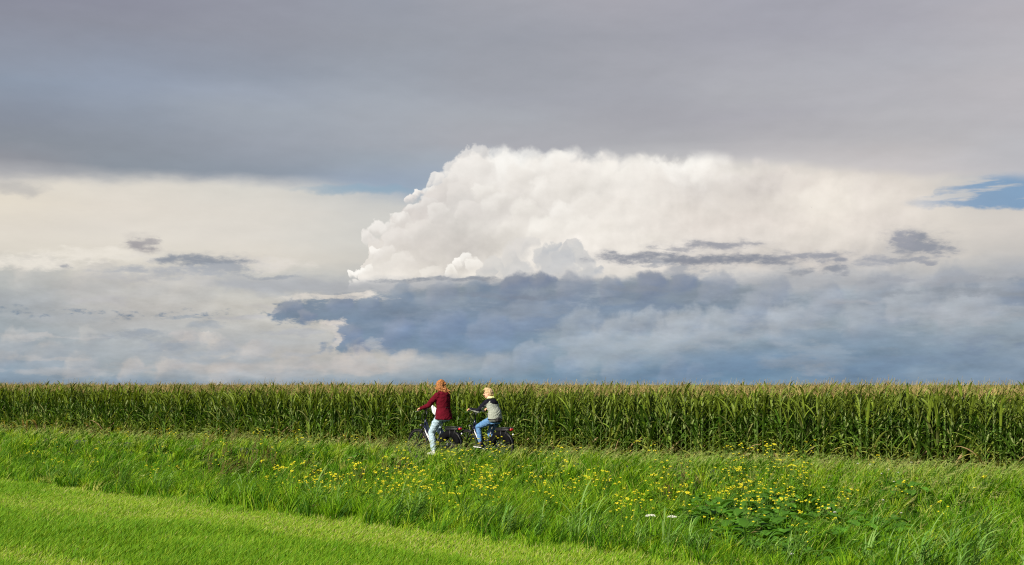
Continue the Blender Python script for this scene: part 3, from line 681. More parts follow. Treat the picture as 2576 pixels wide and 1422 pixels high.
def build_seed_grass():
    """flowering grass: thin stalk with a feathery drooping head"""
    def dens(x, y):
        dp = d_path(x, y); c = d_corn(x, y)
        ok = in_view(x, y, 2.0, 60) & (d_lawn(x, y) > .8) & (np.abs(dp) > 1.15) & (c < 1.0)
        pr = .02 + .5 * sstep(dp, -4.0, -1.2) * (dp < 0) + .9 * (dp > 0) + .25 * sstep(x, 2.5, 6) * sstep(dp, -8, -4)
        pr = pr + .7 * (dp > -1.95) * (dp < -1.15)
        return ok & (rng.random(len(x)) < pr * (.25 + 1.3 * fnoise(x, y, 1.8, 41)) * np.clip(1.4 - y / 30, .3, 1))
    x, y = scatter(105000, -22, 16, 12, 46, dens)
    N = len(x); z = terrain(x, y); dp = d_path(x, y)
    h = rng.uniform(.34, .62, N) * (1 - .25 * (dp > 0)) * (1 - .10 * sstep(dp, -3.5, -1.2) * (dp < 0))
    h = h * (1 + .26 * (dp > -1.95) * (dp < -1.15))
    wx = h * rng.uniform(.3, .65, N); wy = wx * rng.uniform(-.3, .3, N)
    Vs, Qs, Ts = [], [], []; off = 0; tint = []
    stalk_c = colmix(N, ((.20, .27, .05), 1), ((.14, .22, .03), .6))
    head_c = colmix(N, ((.34, .37, .12), 1), ((.24, .34, .07), 1.6), ((.24, .20, .08), .25))
    def curve_pt(t):
        p = np.stack([x, y, z], -1)
        p[:, 0] += wx * t ** 2.2; p[:, 1] += wy * t ** 2.2; p[:, 2] += h * (t - .16 * t ** 4)
        return p
    def strip(t0, t1, w0, w1, sx, lift, c):
        nonlocal off
        a, b = curve_pt(t0), curve_pt(t1)
        b = b + lift
        s = np.array([1, .15, 0.2]) * .5
        V = np.stack([a - s * w0[:, None], a + s * w0[:, None], b], 1)
        m = curve_pt((t0 + t1) / 2) + lift * .4 + s * w1[:, None]
        V = np.concatenate([V, m[:, None]], 1)
        k = (np.arange(N) * 4)[:, None] + off
        Ts.append(k + np.array([[0, 1, 3]])); Ts.append(k + np.array([[0, 3, 2]]))
        Vs.append(V.reshape(-1, 3)); tint.append(np.repeat(c, 4, 0)); off += N * 4
    k = .6 + y / 30.
    for t0, t1 in ((0, .45), (.45, .78)):
        strip(t0, t1, .0035 * k, .003 * k, 0, np.zeros((N, 3)), stalk_c)
    for j in range(9):
        t0 = .70 + .3 * j / 9.; sg = -1 if j % 2 else 1
        lift = np.stack([rng.uniform(-.015, .045, N), rng.uniform(-.02, .02, N), rng.uniform(-.03, .03, N) * sg], -1) * (1.25 - j / 12.)
        strip(t0, min(1.0, t0 + .09), .006 * k * rng.uniform(.6, 1.3, N), .007 * k, 0, lift, head_c)
    o = new_mesh('seeding_grass', np.concatenate(Vs), tris=np.concatenate(Ts), mats=[leafmat('seed_heads', .6, .2, .3, (1.1, 1.05, .8))], tint=np.concatenate(tint))
    tag(o, 'straw coloured seeding grass heads along the cycle path', 'seed grass', kind='stuff')
build_seed_grass()

def build_herbs():
    """small broad leaves of low weeds growing through the grass in patches"""
    def dens(x, y):
        ok = in_view(x, y, 2.0, 45) & (d_lawn(x, y) > .25) & (d_path(x, y) < -1.3)
        k = fnoise(x, y, 1.5, 91)
        return ok & (rng.random(len(x)) < .10 + 1.3 * sstep(k, .48, .68))
    cx, cy = scatter(16000, -20, 15, 9.5, 40, dens)
    M_ = len(cx); nb = rng.integers(7, 15, M_); idx = np.repeat(np.arange(M_), nb); N = len(idx)
    t = rng.uniform(0, 6.283, N); r = rng.uniform(0, .09, N)
    x = cx[idx] + r * np.cos(t); y = cy[idx] + r * np.sin(t)
    top = (.20 + .30 * vnoise(cx, cy, .95, 61)) * rng.uniform(.7, 1.2, M_)
    z = terrain(x, y) + top[idx] * rng.uniform(.35, 1.0, N)
    L = rng.uniform(.05, .11, N); w = rng.uniform(.018, .042, N)
    V, Q, T, nv = blades(np.stack([x, y, z], -1), rng.uniform(-.01, .06, N), w, L * 0, np.stack([np.cos(t) * L + .02, np.sin(t) * L], -1), 3, droop=.5, face=t + np.pi / 2)
    pal = np.array([(.075, .170, .008), (.12, .240, .010), (.17, .30, .015), (.05, .12, .006)])
    c = pal[rng.integers(0, 4, M_)][idx] * rng.uniform(.75, 1.25, (N, 1))
    o = new_mesh('leafy_weeds', V, quads=Q, tris=T, mats=[GRASS], tint=np.repeat(c, nv, 0))
    tag(o, 'low broad leaved weeds growing in patches through the bank grass', 'weeds', kind='stuff')
build_herbs()

# ------------------------------------------------------------------ maize
def leaf_strip(base, az, L, w, e0, sag, twist, segs=6):
    """folded maize leaf as 3-wide strip. returns verts, quads"""
    dirh = np.array([math.cos(az), math.sin(az), 0]); side = np.array([-math.sin(az), math.cos(az), 0])
    p = np.array(base, float); e = e0; V = []; Q = []
    for k in range(segs + 1):
        t = k / segs
        tw = twist * t
        d = dirh * math.cos(e) + np.array([0, 0, math.sin(e)])
        nrm = -dirh * math.sin(e) + np.array([0, 0, math.cos(e)])
        s = side * math.cos(tw) + nrm * math.sin(tw)
        ww = w * .5 * (math.sin(math.pi * min(1, (.12 + .88 * t)) ** .75) ** .8 if t < 1 else 0.02)
        up = nrm * math.cos(tw) - side * math.sin(tw)
        V += [p - s * ww + up * ww * .35, p, p + s * ww + up * ww * .35]
        p = p + d * (L / segs)
        e -= sag * (.3 + 1.4 * t) / segs
    for k in range(segs):
        a = 3 * k
        Q += [(a, a + 1, a + 4, a + 3), (a + 1, a + 2, a + 5, a + 4)]
    return V, Q
def maize_proto(seed, H):
    r = random.Random(seed)
    V = []; Q = []; C = []
    def add(v, q, c):
        o = len(V); V.extend(v); Q.extend([tuple(i + o for i in f) for f in q]); C.extend([c] * len(v))
    lean = (r.uniform(0, .06), r.uniform(-.04, .04))
    def axis_pt(z): return np.array([lean[0] * (z / H) ** 2 * H, lean[1] * (z / H) ** 2 * H, z])
    zs = [0, .25, .5, .75, 1.0]
    ring = []
    for t in zs:
        c = axis_pt(H * t * .93); rad = .0095 * (1 - .5 * t)
        ring += [c + np.array([math.cos(a) * rad, math.sin(a) * rad, 0]) for a in (0, 1.57, 3.14, 4.71)]
    q = []
    for k in range(4):
        for j in range(4): q.append((4 * k + j, 4 * k + (j + 1) % 4, 4 * k + 4 + (j + 1) % 4, 4 * k + 4 + j))
    add(ring, q, (.13, .19, .045))
    plane = r.uniform(0, math.pi); nl = 18
    for i in range(nl):
        t = (i + .3) / nl
        z = H * (.06 + .84 * t); az = plane + (i % 2) * math.pi + r.uniform(-.5, .5)
        up = t ** 1.2
        L = H * (.26 + .20 * math.sin(math.pi * min(1, t + .12))) * r.uniform(.8, 1.15) * (1 - .25 * (t > .85))
        e0 = .85 + .50 * up + r.uniform(-.15, .15)
        sag = (2.1 - 1.0 * up) * r.uniform(.5, 1.15)
        # the wind carries the leaves towards +x
        wx = math.cos(az); az2 = az + (-.55 * math.sin(az) if wx > 0 else -.8 * math.sin(az))
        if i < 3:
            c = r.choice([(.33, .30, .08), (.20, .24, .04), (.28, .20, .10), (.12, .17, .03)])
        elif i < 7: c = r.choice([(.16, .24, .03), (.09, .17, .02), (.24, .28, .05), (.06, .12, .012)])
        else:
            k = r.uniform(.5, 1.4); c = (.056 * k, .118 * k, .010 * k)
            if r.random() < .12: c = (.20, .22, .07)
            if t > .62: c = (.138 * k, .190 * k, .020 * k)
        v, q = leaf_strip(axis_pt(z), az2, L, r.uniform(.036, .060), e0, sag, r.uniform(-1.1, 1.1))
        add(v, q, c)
    if r.random() < .6:      # an ear in its pale husk
        z = H * r.uniform(.34, .60); a = r.uniform(0, 6.28); c = axis_pt(z); dr = np.array([math.cos(a) * .35, math.sin(a) * .35, .94])
        v = []; q = []
        for k, (t, rad) in enumerate(((0, .012), (.3, .027), (.7, .024), (1, .004))):
            m = c + dr * .19 * t + np.array([math.cos(a), math.sin(a), 0]) * .015
            v += [m + np.array([math.cos(b) * rad, math.sin(b) * rad, 0]) for b in (0, 1.26, 2.51, 3.77, 5.03)]
        for k in range(3):
            for j in range(5): q.append((5 * k + j, 5 * k + (j + 1) % 5, 5 * k + 5 + (j + 1) % 5, 5 * k + 5 + j))
        add(v, q, (.17, .23, .06))
    # tassel
    TV = []; TQ = []
    top = axis_pt(H * .93)
    for j in range(8):
        if j == 0: az, el, L = 0, 1.5, .27
        else: az, el, L = r.uniform(0, 6.28), r.uniform(.75, 1.35), r.uniform(.12, .2)
        p = top + np.array([0, 0, .0 if j == 0 else r.uniform(.0, .09)])
        b = len(TV)
        for k in range(4):
            t = k / 3
            e = el - t * .5 * (j > 0)
            wv = .0045 * (1 - .5 * t)
            c = p + np.array([math.cos(az) * math.cos(e), math.sin(az) * math.cos(e), math.sin(e)]) * L * t + np.array([.05 * t * t, 0, 0])
            TV += [c + np.array([-wv, 0, 0]), c + np.array([wv, wv, 0]), c + np.array([0, -wv, 0])]
        for k in range(3):
            for m in range(3): TQ.append((b + 3 * k + m, b + 3 * k + (m + 1) % 3, b + 3 * k + 3 + (m + 1) % 3, b + 3 * k + 3 + m))
    tc = r.choice([(.42, .31, .12), (.33, .26, .09), (.44, .34, .14), (.30, .23, .09), (.26, .26, .07)])
    return np.array(V), np.array(Q), np.array(C), np.array(TV), np.array(TQ), np.array([tc] * len(TV))

MAIZE = leafmat('maize_leaf', .48, .28, .32, (1.2, 1.25, .45))
TASSEL = leafmat('maize_tassel', .7, .2, .2, (1, 1, .8))
def build_maize():
    protos = [maize_proto(100 + k, 1.69 + .02 * (k % 3)) for k in range(16)]
    edge_dir = np.array([-.8149, .5796]); nrm = np.array([.5796, .8149])
    P0 = np.array([9.4, 23.2])
    pts = []
    for row in range(17):
        s = -9.0 - (row * .2)
        while s < 42 + row * .9:
            s += rng.uniform(.07, .155) * (1.0 if row < 6 else 1.25)
            p = P0 + edge_dir * s + nrm * (.2 + row * .62 + rng.normal(0, .05))
            if abs(p[0]) < .4143 * p[1] + 2.2: pts.append((p[0], p[1], row))
    pts = np.array(pts)
    zt = terrain(pts[:, 0], pts[:, 1])
    n = len(pts)
    sc = rng.normal(1.0, .035, n).clip(.9, 1.09) * (1 + .05 * (fnoise(pts[:, 0], pts[:, 1], 2.5, 51) - .5))
    rot = rng.uniform(-1.3, 1.3, n)
    pid = rng.integers(0, len(protos), n)
    # the 300 that show largest: front row inside the frame, nearest first
    vis = np.where((pts[:, 2] == 0) & (np.abs(pts[:, 0]) < .4143 * pts[:, 1]))[0]
    vis = vis[np.argsort(pts[vis, 1])][:300]
    single = np.zeros(n, bool); single[vis] = True
    srcs = []
    for k, (V, Q, C, TV, TQ, TC) in enumerate(protos):
        a = bpy.data.meshes.new('maize_plant')
        o = new_mesh('maize_plant', V, quads=Q, mats=[MAIZE], tint=C)
        t = new_mesh('tassel', TV, quads=TQ, mats=[TASSEL], tint=TC, parent=o)
        srcs.append([o, t, False])
    for i in vis:
        o, t, used = srcs[pid[i]]
        if used:
            o2 = o.copy(); COL.objects.link(o2); t2 = t.copy(); COL.objects.link(t2); t2.parent = o2
        else: o2 = o; srcs[pid[i]][2] = True
        o2.location = (pts[i, 0], pts[i, 1], zt[i]); o2.rotation_euler = (0, 0, rot[i]); o2.scale = (sc[i],) * 3
        x = pts[i, 0]
        zone = 0 if x > 4 else 1 if x > -1 else 2
        tag(o2, ('green maize plant with tan tassel, front row, right part of the field',
                 'green maize plant with tan tassel, front row, just right of the cyclists',
                 'green maize plant with tan tassel, front row, behind or left of the cyclists')[zone], 'maize plant',
            ('front row maize on the right', 'front row maize near the cyclists', 'front row maize on the left')[zone])
    # everything behind as one crop
    Vs, Qs, Ts, ms = [], [], [], []; off = 0
    rest = np.where(~single)[0]
    for k, (V, Q, C, TV, TQ, TC) in enumerate(protos):
        idx = rest[pid[rest] == k]
        if not len(idx): continue
        ca, sa = np.cos(rot[idx]), np.sin(rot[idx])
        for (v, q, c, mi) in ((V, Q, C, 0), (TV, TQ, TC, 1)):
            W = np.empty((len(idx), len(v), 3))
            W[:, :, 0] = (v[None, :, 0] * ca[:, None] - v[None, :, 1] * sa[:, None]) * sc[idx][:, None] + pts[idx, 0][:, None]
            W[:, :, 1] = (v[None, :, 0] * sa[:, None] + v[None, :, 1] * ca[:, None]) * sc[idx][:, None] + pts[idx, 1][:, None]
            W[:, :, 2] = v[None, :, 2] * sc[idx][:, None] + zt[idx][:, None]
            Vs.append(W.reshape(-1, 3)); qq = q[None] + (np.arange(len(idx)) * len(v))[:, None, None] + off
            Qs.append(qq.reshape(-1, 4)); off += len(idx) * len(v)
            tn = c[None] * rng.uniform(.8, 1.2, (len(idx), 1, 1)); Ts.append(tn.reshape(-1, 3))
            ms.append(np.full(len(idx) * len(q), mi))
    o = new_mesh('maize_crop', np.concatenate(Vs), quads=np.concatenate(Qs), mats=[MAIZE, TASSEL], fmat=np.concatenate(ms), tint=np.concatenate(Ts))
    tag(o, 'dense mass of tall green maize filling the field behind its front row', 'maize field', kind='stuff')
    print('maize', n, 'tris', 2 * sum(len(q) for q in Qs))
build_maize()

# ------------------------------------------------------------------ flowering plants and weeds
PLANT = leafmat('weed_leaf', .6, .12, .35)
PETAL = leafmat('petals', .6, .2, .35, (1.0, 1.0, .6))

class PM:
    """collects quads and triangles with a tint"""
    def __init__(s): s.V = []; s.F = []; s.C = []
    def add(s, v, f, c):
        o = len(s.V); s.V += [tuple(p) for p in v]; s.F += [tuple(i + o for i in q) for q in f]; s.C += [c] * len(v)
    def stem(s, p, q, r0, r1, c):
        p = Vector(p); q = Vector(q); v = []
        for m, r in ((p, r0), (q, r1)):
            v += [m + Vector((r * math.cos(a), r * math.sin(a), 0)) for a in (0, 2.1, 4.2)]
        s.add(v, [(0, 1, 4, 3), (1, 2, 5, 4), (2, 0, 3, 5)], c)
    def leaf(s, base, az, e0, L, w, c, sag=.9, segs=4, round_=False):
        d = Vector((math.cos(az), math.sin(az), 0)); sd = Vector((-math.sin(az), math.cos(az), 0)); p = Vector(base); e = e0; v = []
        for k in range(segs + 1):
            t = k / segs
            prof = (math.sin(math.pi * (t * .86 + .10))) ** (.5 if round_ else .9)
            ww = w * .5 * prof
            up = -d * math.sin(e) + Vector((0, 0, math.cos(e)))
            v += [p - sd * ww + up * ww * .3, p, p + sd * ww + up * ww * .3]
            p = p + (d * math.cos(e) + Vector((0, 0, math.sin(e)))) * (L / segs); e -= sag / segs
        f = []
        for k in range(segs):
            a = 3 * k; f += [(a, a + 1, a + 4, a + 3), (a + 1, a + 2, a + 5, a + 4)]
        s.add(v, f, c)
    def build(s, name, m, parent=None):
        return new_mesh(name, s.V, s.F, [m], tint=s.C, parent=parent, smooth=False)
prand = random.Random(42)
def jit(c, a=.2):
    k = prand.uniform(1 - a, 1 + a); return tuple(x * k for x in c)

def flower_head(pm, c, r, n, col):
    for _ in range(n):
        a = prand.uniform(0, 6.28); q = r * math.sqrt(prand.random())
        p = Vector(c) + Vector((q * math.cos(a), q * math.sin(a), prand.uniform(-.3, .5) * r + .25 * (r - q)))
        s = prand.uniform(.0058, .0088); t = Vector((prand.uniform(-.6, .6), prand.uniform(-1, 0.1), prand.uniform(.4, 1))).normalized()
        u = t.orthogonal().normalized(); w = t.cross(u); cc = jit(col, .18)
        v = [p]
        for k in range(8):
            rr = s * (1.35 if k % 2 == 0 else .55); an = k * math.pi / 4
            v.append(p + (u * math.cos(an) + w * math.sin(an)) * rr + t * .003 * (k % 2 == 0))
        pm.add(v, [(0, k + 1, (k + 1) % 8 + 1) for k in range(8)], cc)

def mustard_proto(H):
    pm = PM(); fl = PM(); g = (.10, .19, .03)
    lean = prand.uniform(.03, .14)
    def ax(t): return Vector((lean * t * t, 0, H * t))
    for k in range(5): pm.stem(ax(k / 5), ax((k + 1) / 5), .005 * (1 - k * .12), .005 * (1 - (k + 1) * .12), g)
    heads = [(ax(1), prand.uniform(.018, .030), 16)]
    for b in range(prand.randint(3, 6)):
        t = prand.uniform(.45, .85); a = prand.uniform(0, 6.28); L = prand.uniform(.12, .26)
        p = ax(t); q = p + Vector((math.cos(a) * L * .75 + .04, math.sin(a) * L * .75, L * prand.uniform(.6, 1)))
        pm.stem(p, q, .003, .002, g); heads.append((q, prand.uniform(.010, .022), prand.randint(5, 12)))
        m = p.lerp(q, .4)
        for _ in range(3):
            pm.leaf(m, prand.uniform(0, 6.28), .5, prand.uniform(.03, .06), .012, jit((.11, .20, .03)))
    for k in range(9):
        t = prand.uniform(.08, .7)
        pm.leaf(ax(t), prand.uniform(0, 6.28), prand.uniform(.2, .9), prand.uniform(.09, .17), prand.uniform(.03, .055), jit((.115, .240, .016)), 1.1)
    o = pm.build('mustard_plant', PLANT)
    for c, r, n in heads:
        fl = PM(); flower_head(fl, c, r, n, (.74, .66, .03)); fl.build('flower_head', PETAL, o)
    return o
def umbel_proto(H, n_head, R_, name, col=(.72, .72, .66)):
    pm = PM(); fls = []; g = (.12, .19, .05)
    for k in range(n_head):
        a = prand.uniform(0, 6.28) if n_head != 2 else k * math.pi; off = .02 if n_head == 1 else .20 * R_ / .1
        top = Vector((math.cos(a) * off + .05, math.sin(a) * off * .4, H * prand.uniform(.93, 1.0)))
        pm.stem((0, 0, 0), (top.x * .4, top.y * .4, H * .6), .006, .005, g); pm.stem((top.x * .4, top.y * .4, H * .6), top, .005, .003, g)
        fl = PM(); fls.append(fl)
        for j in range(14):
            b = j * 2.4; rr = .75 * R_ * math.sqrt((j + .5) / 14)
            c = top + Vector((math.cos(b) * rr, math.sin(b) * rr, .02 - .25 * rr))
            pm.stem(top - Vector((0, 0, .03)), c, .0015, .001, g); flower_head(fl, c, R_ * .26, 6, col)
    for k in range(6): pm.leaf((0, 0, H * prand.uniform(.05, .6)), prand.uniform(0, 6.28), .5, .16, .05, jit((.08, .16, .03)), .9)
    o = pm.build(name, PLANT)
    for fl in fls: fl.build('flower_head', PETAL, o)
    return o
def dock_proto(H):
    pm = PM(); sd = PM()
    for s_ in range(3):
        a = prand.uniform(0, 6.28); tp = Vector((math.cos(a) * .09 + .08, math.sin(a) * .08, H * prand.uniform(.8, 1)))
        pm.stem((0, 0, 0), tp, .006, .003, (.08, .10, .02))
        for j in range(46):
            t = prand.uniform(.4, 1.0); p = Vector((0, 0, 0)).lerp(tp, t)
            r = .045 * (1.15 - t); b = prand.uniform(0, 6.28)
            q = p + Vector((math.cos(b) * r, math.sin(b) * r, prand.uniform(0, .03)))
            z = prand.uniform(.006, .012)
            sd.add([q - Vector((z, 0, 0)), q + Vector((z, 0, 0)), q + Vector((0, z * .4, z * 1.5)), q + Vector((0, -z * .4, -z * 1.2))], [(0, 3, 1, 2)], jit(prand.choice([(.10, .08, .02), (.085, .10, .02), (.12, .085, .025)])))
    for k in range(9): pm.leaf((0, 0, .05), prand.uniform(0, 6.28), prand.uniform(.7, 1.2), prand.uniform(.2, .32), .06, jit((.06, .115, .02)), 1.1)
    o = pm.build('dock_plant', PLANT); sd.build('seed_spike', PLANT, o)
    return o
def broad_proto(R_):
    pm = PM()
    for k in range(9):
        a = k * 2.4 + prand.uniform(-.3, .3); h = prand.uniform(.14, .42); o_ = prand.uniform(.04, .2)
        q = Vector((math.cos(a) * o_, math.sin(a) * o_, h))
        pm.stem((0, 0, 0), q, .005, .003, (.13, .2, .05))
        pm.leaf(q, a, prand.uniform(-.1, .7), R_ * prand.uniform(.7, 1.15), R_ * prand.uniform(.7, 1.0), jit((.075, .190, .020), .35), .9, 5, True)
    return pm.build('broad_leaf_weed', PLANT)
def reed_proto(H):
    pm = PM()
    for k in range(prand.randint(6, 10)):
        a = prand.gauss(0, .5); b = Vector((prand.uniform(-.08, .08), prand.uniform(-.06, .06), 0))
        c = jit(prand.choice([(.09, .20, .03), (.12, .25, .04), (.18, .30, .07)]))
        h = H * prand.uniform(.35, .8)
        q = b + Vector((.06, 0, h)); pm.stem(b, q, .004, .003, c)
        for j in range(3):
            pm.leaf(b.lerp(q, .35 + .3 * j), a + prand.uniform(-.6, .6), prand.uniform(.75, 1.3), H * prand.uniform(.35, .62), prand.uniform(.014, .024), c, prand.uniform(.5, 1.5), 5)
    return pm.build('reed_clump', PLANT)

def placer(protos):
    state = [[p, False] for p in protos]
    def put(x, y, label, cat, group, s=1.0):
        k = prand.randrange(len(state)); src, used = state[k]
        if used:
            o = src.copy(); COL.objects.link(o)
            for ch in src.children:
                c = ch.copy(); COL.objects.link(c); c.parent = o
        else: o = src; state[k][1] = True
        o.location = (x, y, float(terrain(x, y))); o.rotation_euler = (0, 0, prand.uniform(-.8, .8)); o.scale = (s,) * 3
        tag(o, label, cat, group)
        return o
    return put, state
def purge(state):
    for src, used in state:
        if not used:
            for ch in list(src.children): bpy.data.objects.remove(ch)
            bpy.data.objects.remove(src)

mus, ms_ = placer([mustard_proto(prand.uniform(.56, .78)) for _ in range(10)])
def region(n, x0, x1, y0, y1, label, group, put, cat, s0=.85, s1=1.1, z=.18, tri=False):
    k = 0; tries = 0
    while k < n and tries < n * 30:
        tries += 1
        xD = prand.uniform(x0, x1); yD = prand.triangular(y0, y1) if tri else prand.uniform(y0, y1)
        x, y = ray(xD, yD, z)
        if d_lawn(x, y) < .6 or d_path(x, y) > -1.4: continue
        put(x, y, label, cat, group, prand.uniform(s0, s1)); k += 1
L_ = 'yellow mustard plant '
region(78, 640, 1240, 1130, 1262, L_ + 'in the dense patch on the bank below the woman', 'mustard in the patch below the woman', mus, 'flowering plant')
region(40, 1180, 1530, 1140, 1240, L_ + 'on the bank below and right of the boy', 'mustard below and right of the boy', mus, 'flowering plant')
region(20, 1530, 1800, 1165, 1300, L_ + 'scattered in the long grass between the two flower patches', 'mustard between the patches', mus, 'flowering plant')
region(52, 1800, 2035, 1185, 1250, L_ + 'in the tall clump right of centre, above the broad leaves', 'mustard in the right hand clump', mus, 'flowering plant', .82, 1.05)
region(14, 1760, 2080, 1235, 1330, L_ + 'low among the broad leaved weeds', 'mustard among the broad leaves', mus, 'flowering plant', .8, 1.0)
region(22, 60, 620, 1112, 1190, L_ + 'scattered thinly over the left part of the bank', 'mustard on the left', mus, 'flowering plant', .8, 1.0)
region(6, 2100, 2480, 1190, 1260, L_ + 'standing alone in the long grass far right', 'mustard far right', mus, 'flowering plant', .8, 1.0)
purge(ms_)

hog = umbel_proto(.60, 2, .065, 'hogweed_plant')
x, y = ray(1652, 1298, .15); hog.location = (x, y, float(terrain(x, y)))
tag(hog, 'white umbrella flowered weed with two flat heads, low on the bank right of centre', 'flowering plant')
yar, ys_ = placer([umbel_proto(prand.uniform(.34, .42), 1, .022, 'yarrow_plant', (.62, .62, .58)) for _ in range(3)])
for xD, yD in ((2075, 1255), (2095, 1262), (2150, 1205), (2180, 1213), (2215, 1228), (2232, 1226), (2247, 1236), (2258, 1225), (2290, 1200), (2215, 1252), (2262, 1262), (1985, 1370)):
    x, y = ray(xD, yD, .05)
    yar(x, y, 'small white flowering weed in the grass right of the broad leaves', 'flowering plant', 'small white flowers on the right', prand.uniform(.8, 1))
purge(ys_)
dk_, ds_ = placer([dock_proto(prand.uniform(.55, .75)) for _ in range(4)])
for k in range(22):
    x, y = ray(prand.uniform(505, 690), prand.uniform(1108, 1150), .2)
    dk_(x, y, 'dark brown seeding dock in the brown stand left of the cyclists', 'weed', 'brown dock stand on the left', prand.uniform(.6, .95))
for k in range(7):
    x, y = ray(prand.uniform(1640, 1715), prand.uniform(1165, 1205), .2)
    dk_(x, y, 'dark seeding dock in the small stand near the path right of the cyclists', 'weed', 'dark dock stand right of the cyclists', prand.uniform(.6, .85))
for k in range(16):
    x, y = ray(prand.uniform(860, 1060), prand.uniform(1105, 1135), .2)
    dk_(x, y, 'reddish seeding dock just left of the front bicycle', 'weed', 'docks before the front bicycle', prand.uniform(.6, .85))
purge(ds_)
bl, bs_ = placer([broad_proto(r) for r in (.12, .15, .18, .22)])
for k in range(72):
    x, y = ray(prand.gauss(1890, 100), prand.uniform(1235, 1345), .05)
    if d_lawn(x, y) < .5: continue
    bl(x, y, 'big rounded green leaves of a weed in the dark leafy patch low on the right', 'weed', 'broad leaved weeds on the right', prand.uniform(.8, 1.25))
for k in range(12):
    x, y = ray(prand.uniform(2090, 2290), prand.uniform(1230, 1340), .05)
    bl(x, y, 'rounded green leaves of a weed showing through the grass at the lower right', 'weed', 'broad leaved weeds at the lower right', prand.uniform(.7, 1.1))
for k in range(18):
    x, y = ray(prand.uniform(700, 1260), prand.uniform(1150, 1240), .1)
    bl(x, y, 'small rounded green leaves of a weed among the mustard below the cyclists', 'weed', 'broad leaved weeds below the cyclists', prand.uniform(.45, .7))
purge(bs_)
rd, rs_ = placer([reed_proto(prand.uniform(.5, .75)) for _ in range(6)])
for k in range(70):
    s_ = prand.uniform(-13.5, 5.5)
    px_, py_ = -9.3 + .726 * (s_ + 13.5), 22.4 - .688 * (s_ + 13.5)
    o_ = prand.uniform(.15, .9)
    x, y = px_ + .688 * o_, py_ + .726 * o_
    if not in_view(np.array(x), np.array(y), 1.0): continue
    far_ = y > 16.5
    rd(x, y, 'broad bladed reed clump along the lawn edge at the left' if far_ else 'broad bladed reed clump along the near half of the lawn edge', 'reed clump',
       'reeds along the left lawn edge' if far_ else 'reeds along the near lawn edge', prand.uniform(.55, 1.0))
for k in range(16):
    x, y = ray(prand.uniform(1800, 2500), prand.uniform(1290, 1400), .1)
    rd(x, y, 'pale broad bladed reed clump in the bank grass at the lower right', 'reed clump', 'reeds at the lower right', prand.uniform(.7, 1.15))
purge(rs_)

def build_straw():
    """withered stalks lying at the foot of the bank"""
    for (xD, yD, n, r, lab) in ((752, 1284, 420, .38, 'withered brown straw lying at the lawn edge left of centre'),
                                (1990, 1385, 700, .8, 'withered brown straw between the reeds at the lower right'),
                                (2375, 1402, 260, .22, 'small heap of pale withered straw at the bottom right'),
                                (1640, 1345, 300, .5, 'withered brown straw at the lawn edge right of centre')):
        cx, cy = ray(xD, yD, .02)
        a = rng.uniform(0, 6.28, n); q = r * np.sqrt(rng.random(n))
        x = cx + q * np.cos(a) * 1.3; y = cy + q * np.sin(a) * .7
        hump = .12 * (1 - q / r)
        P = np.stack([x, y, terrain(x, y) + hump * rng.random(n) + .06], -1)
        w = rng.uniform(.005, .011, n); b = rng.uniform(0, 6.28, n); L = rng.uniform(.1, .28, n)
        V, Q, T, nv = blades(P, rng.uniform(-.02, .07, n), w, 0 * L, np.stack([np.cos(b) * L, np.sin(b) * L * .6], -1), 2)
        c = colmix(n, ((.42, .32, .18), 1), ((.28, .19, .10), 1), ((.20, .13, .07), .6))
        o = new_mesh('dead_grass', V, quads=Q, tris=T, mats=[GRASS], tint=np.repeat(c, nv, 0))
        tag(o, lab, 'dead grass', kind='stuff')
build_straw()

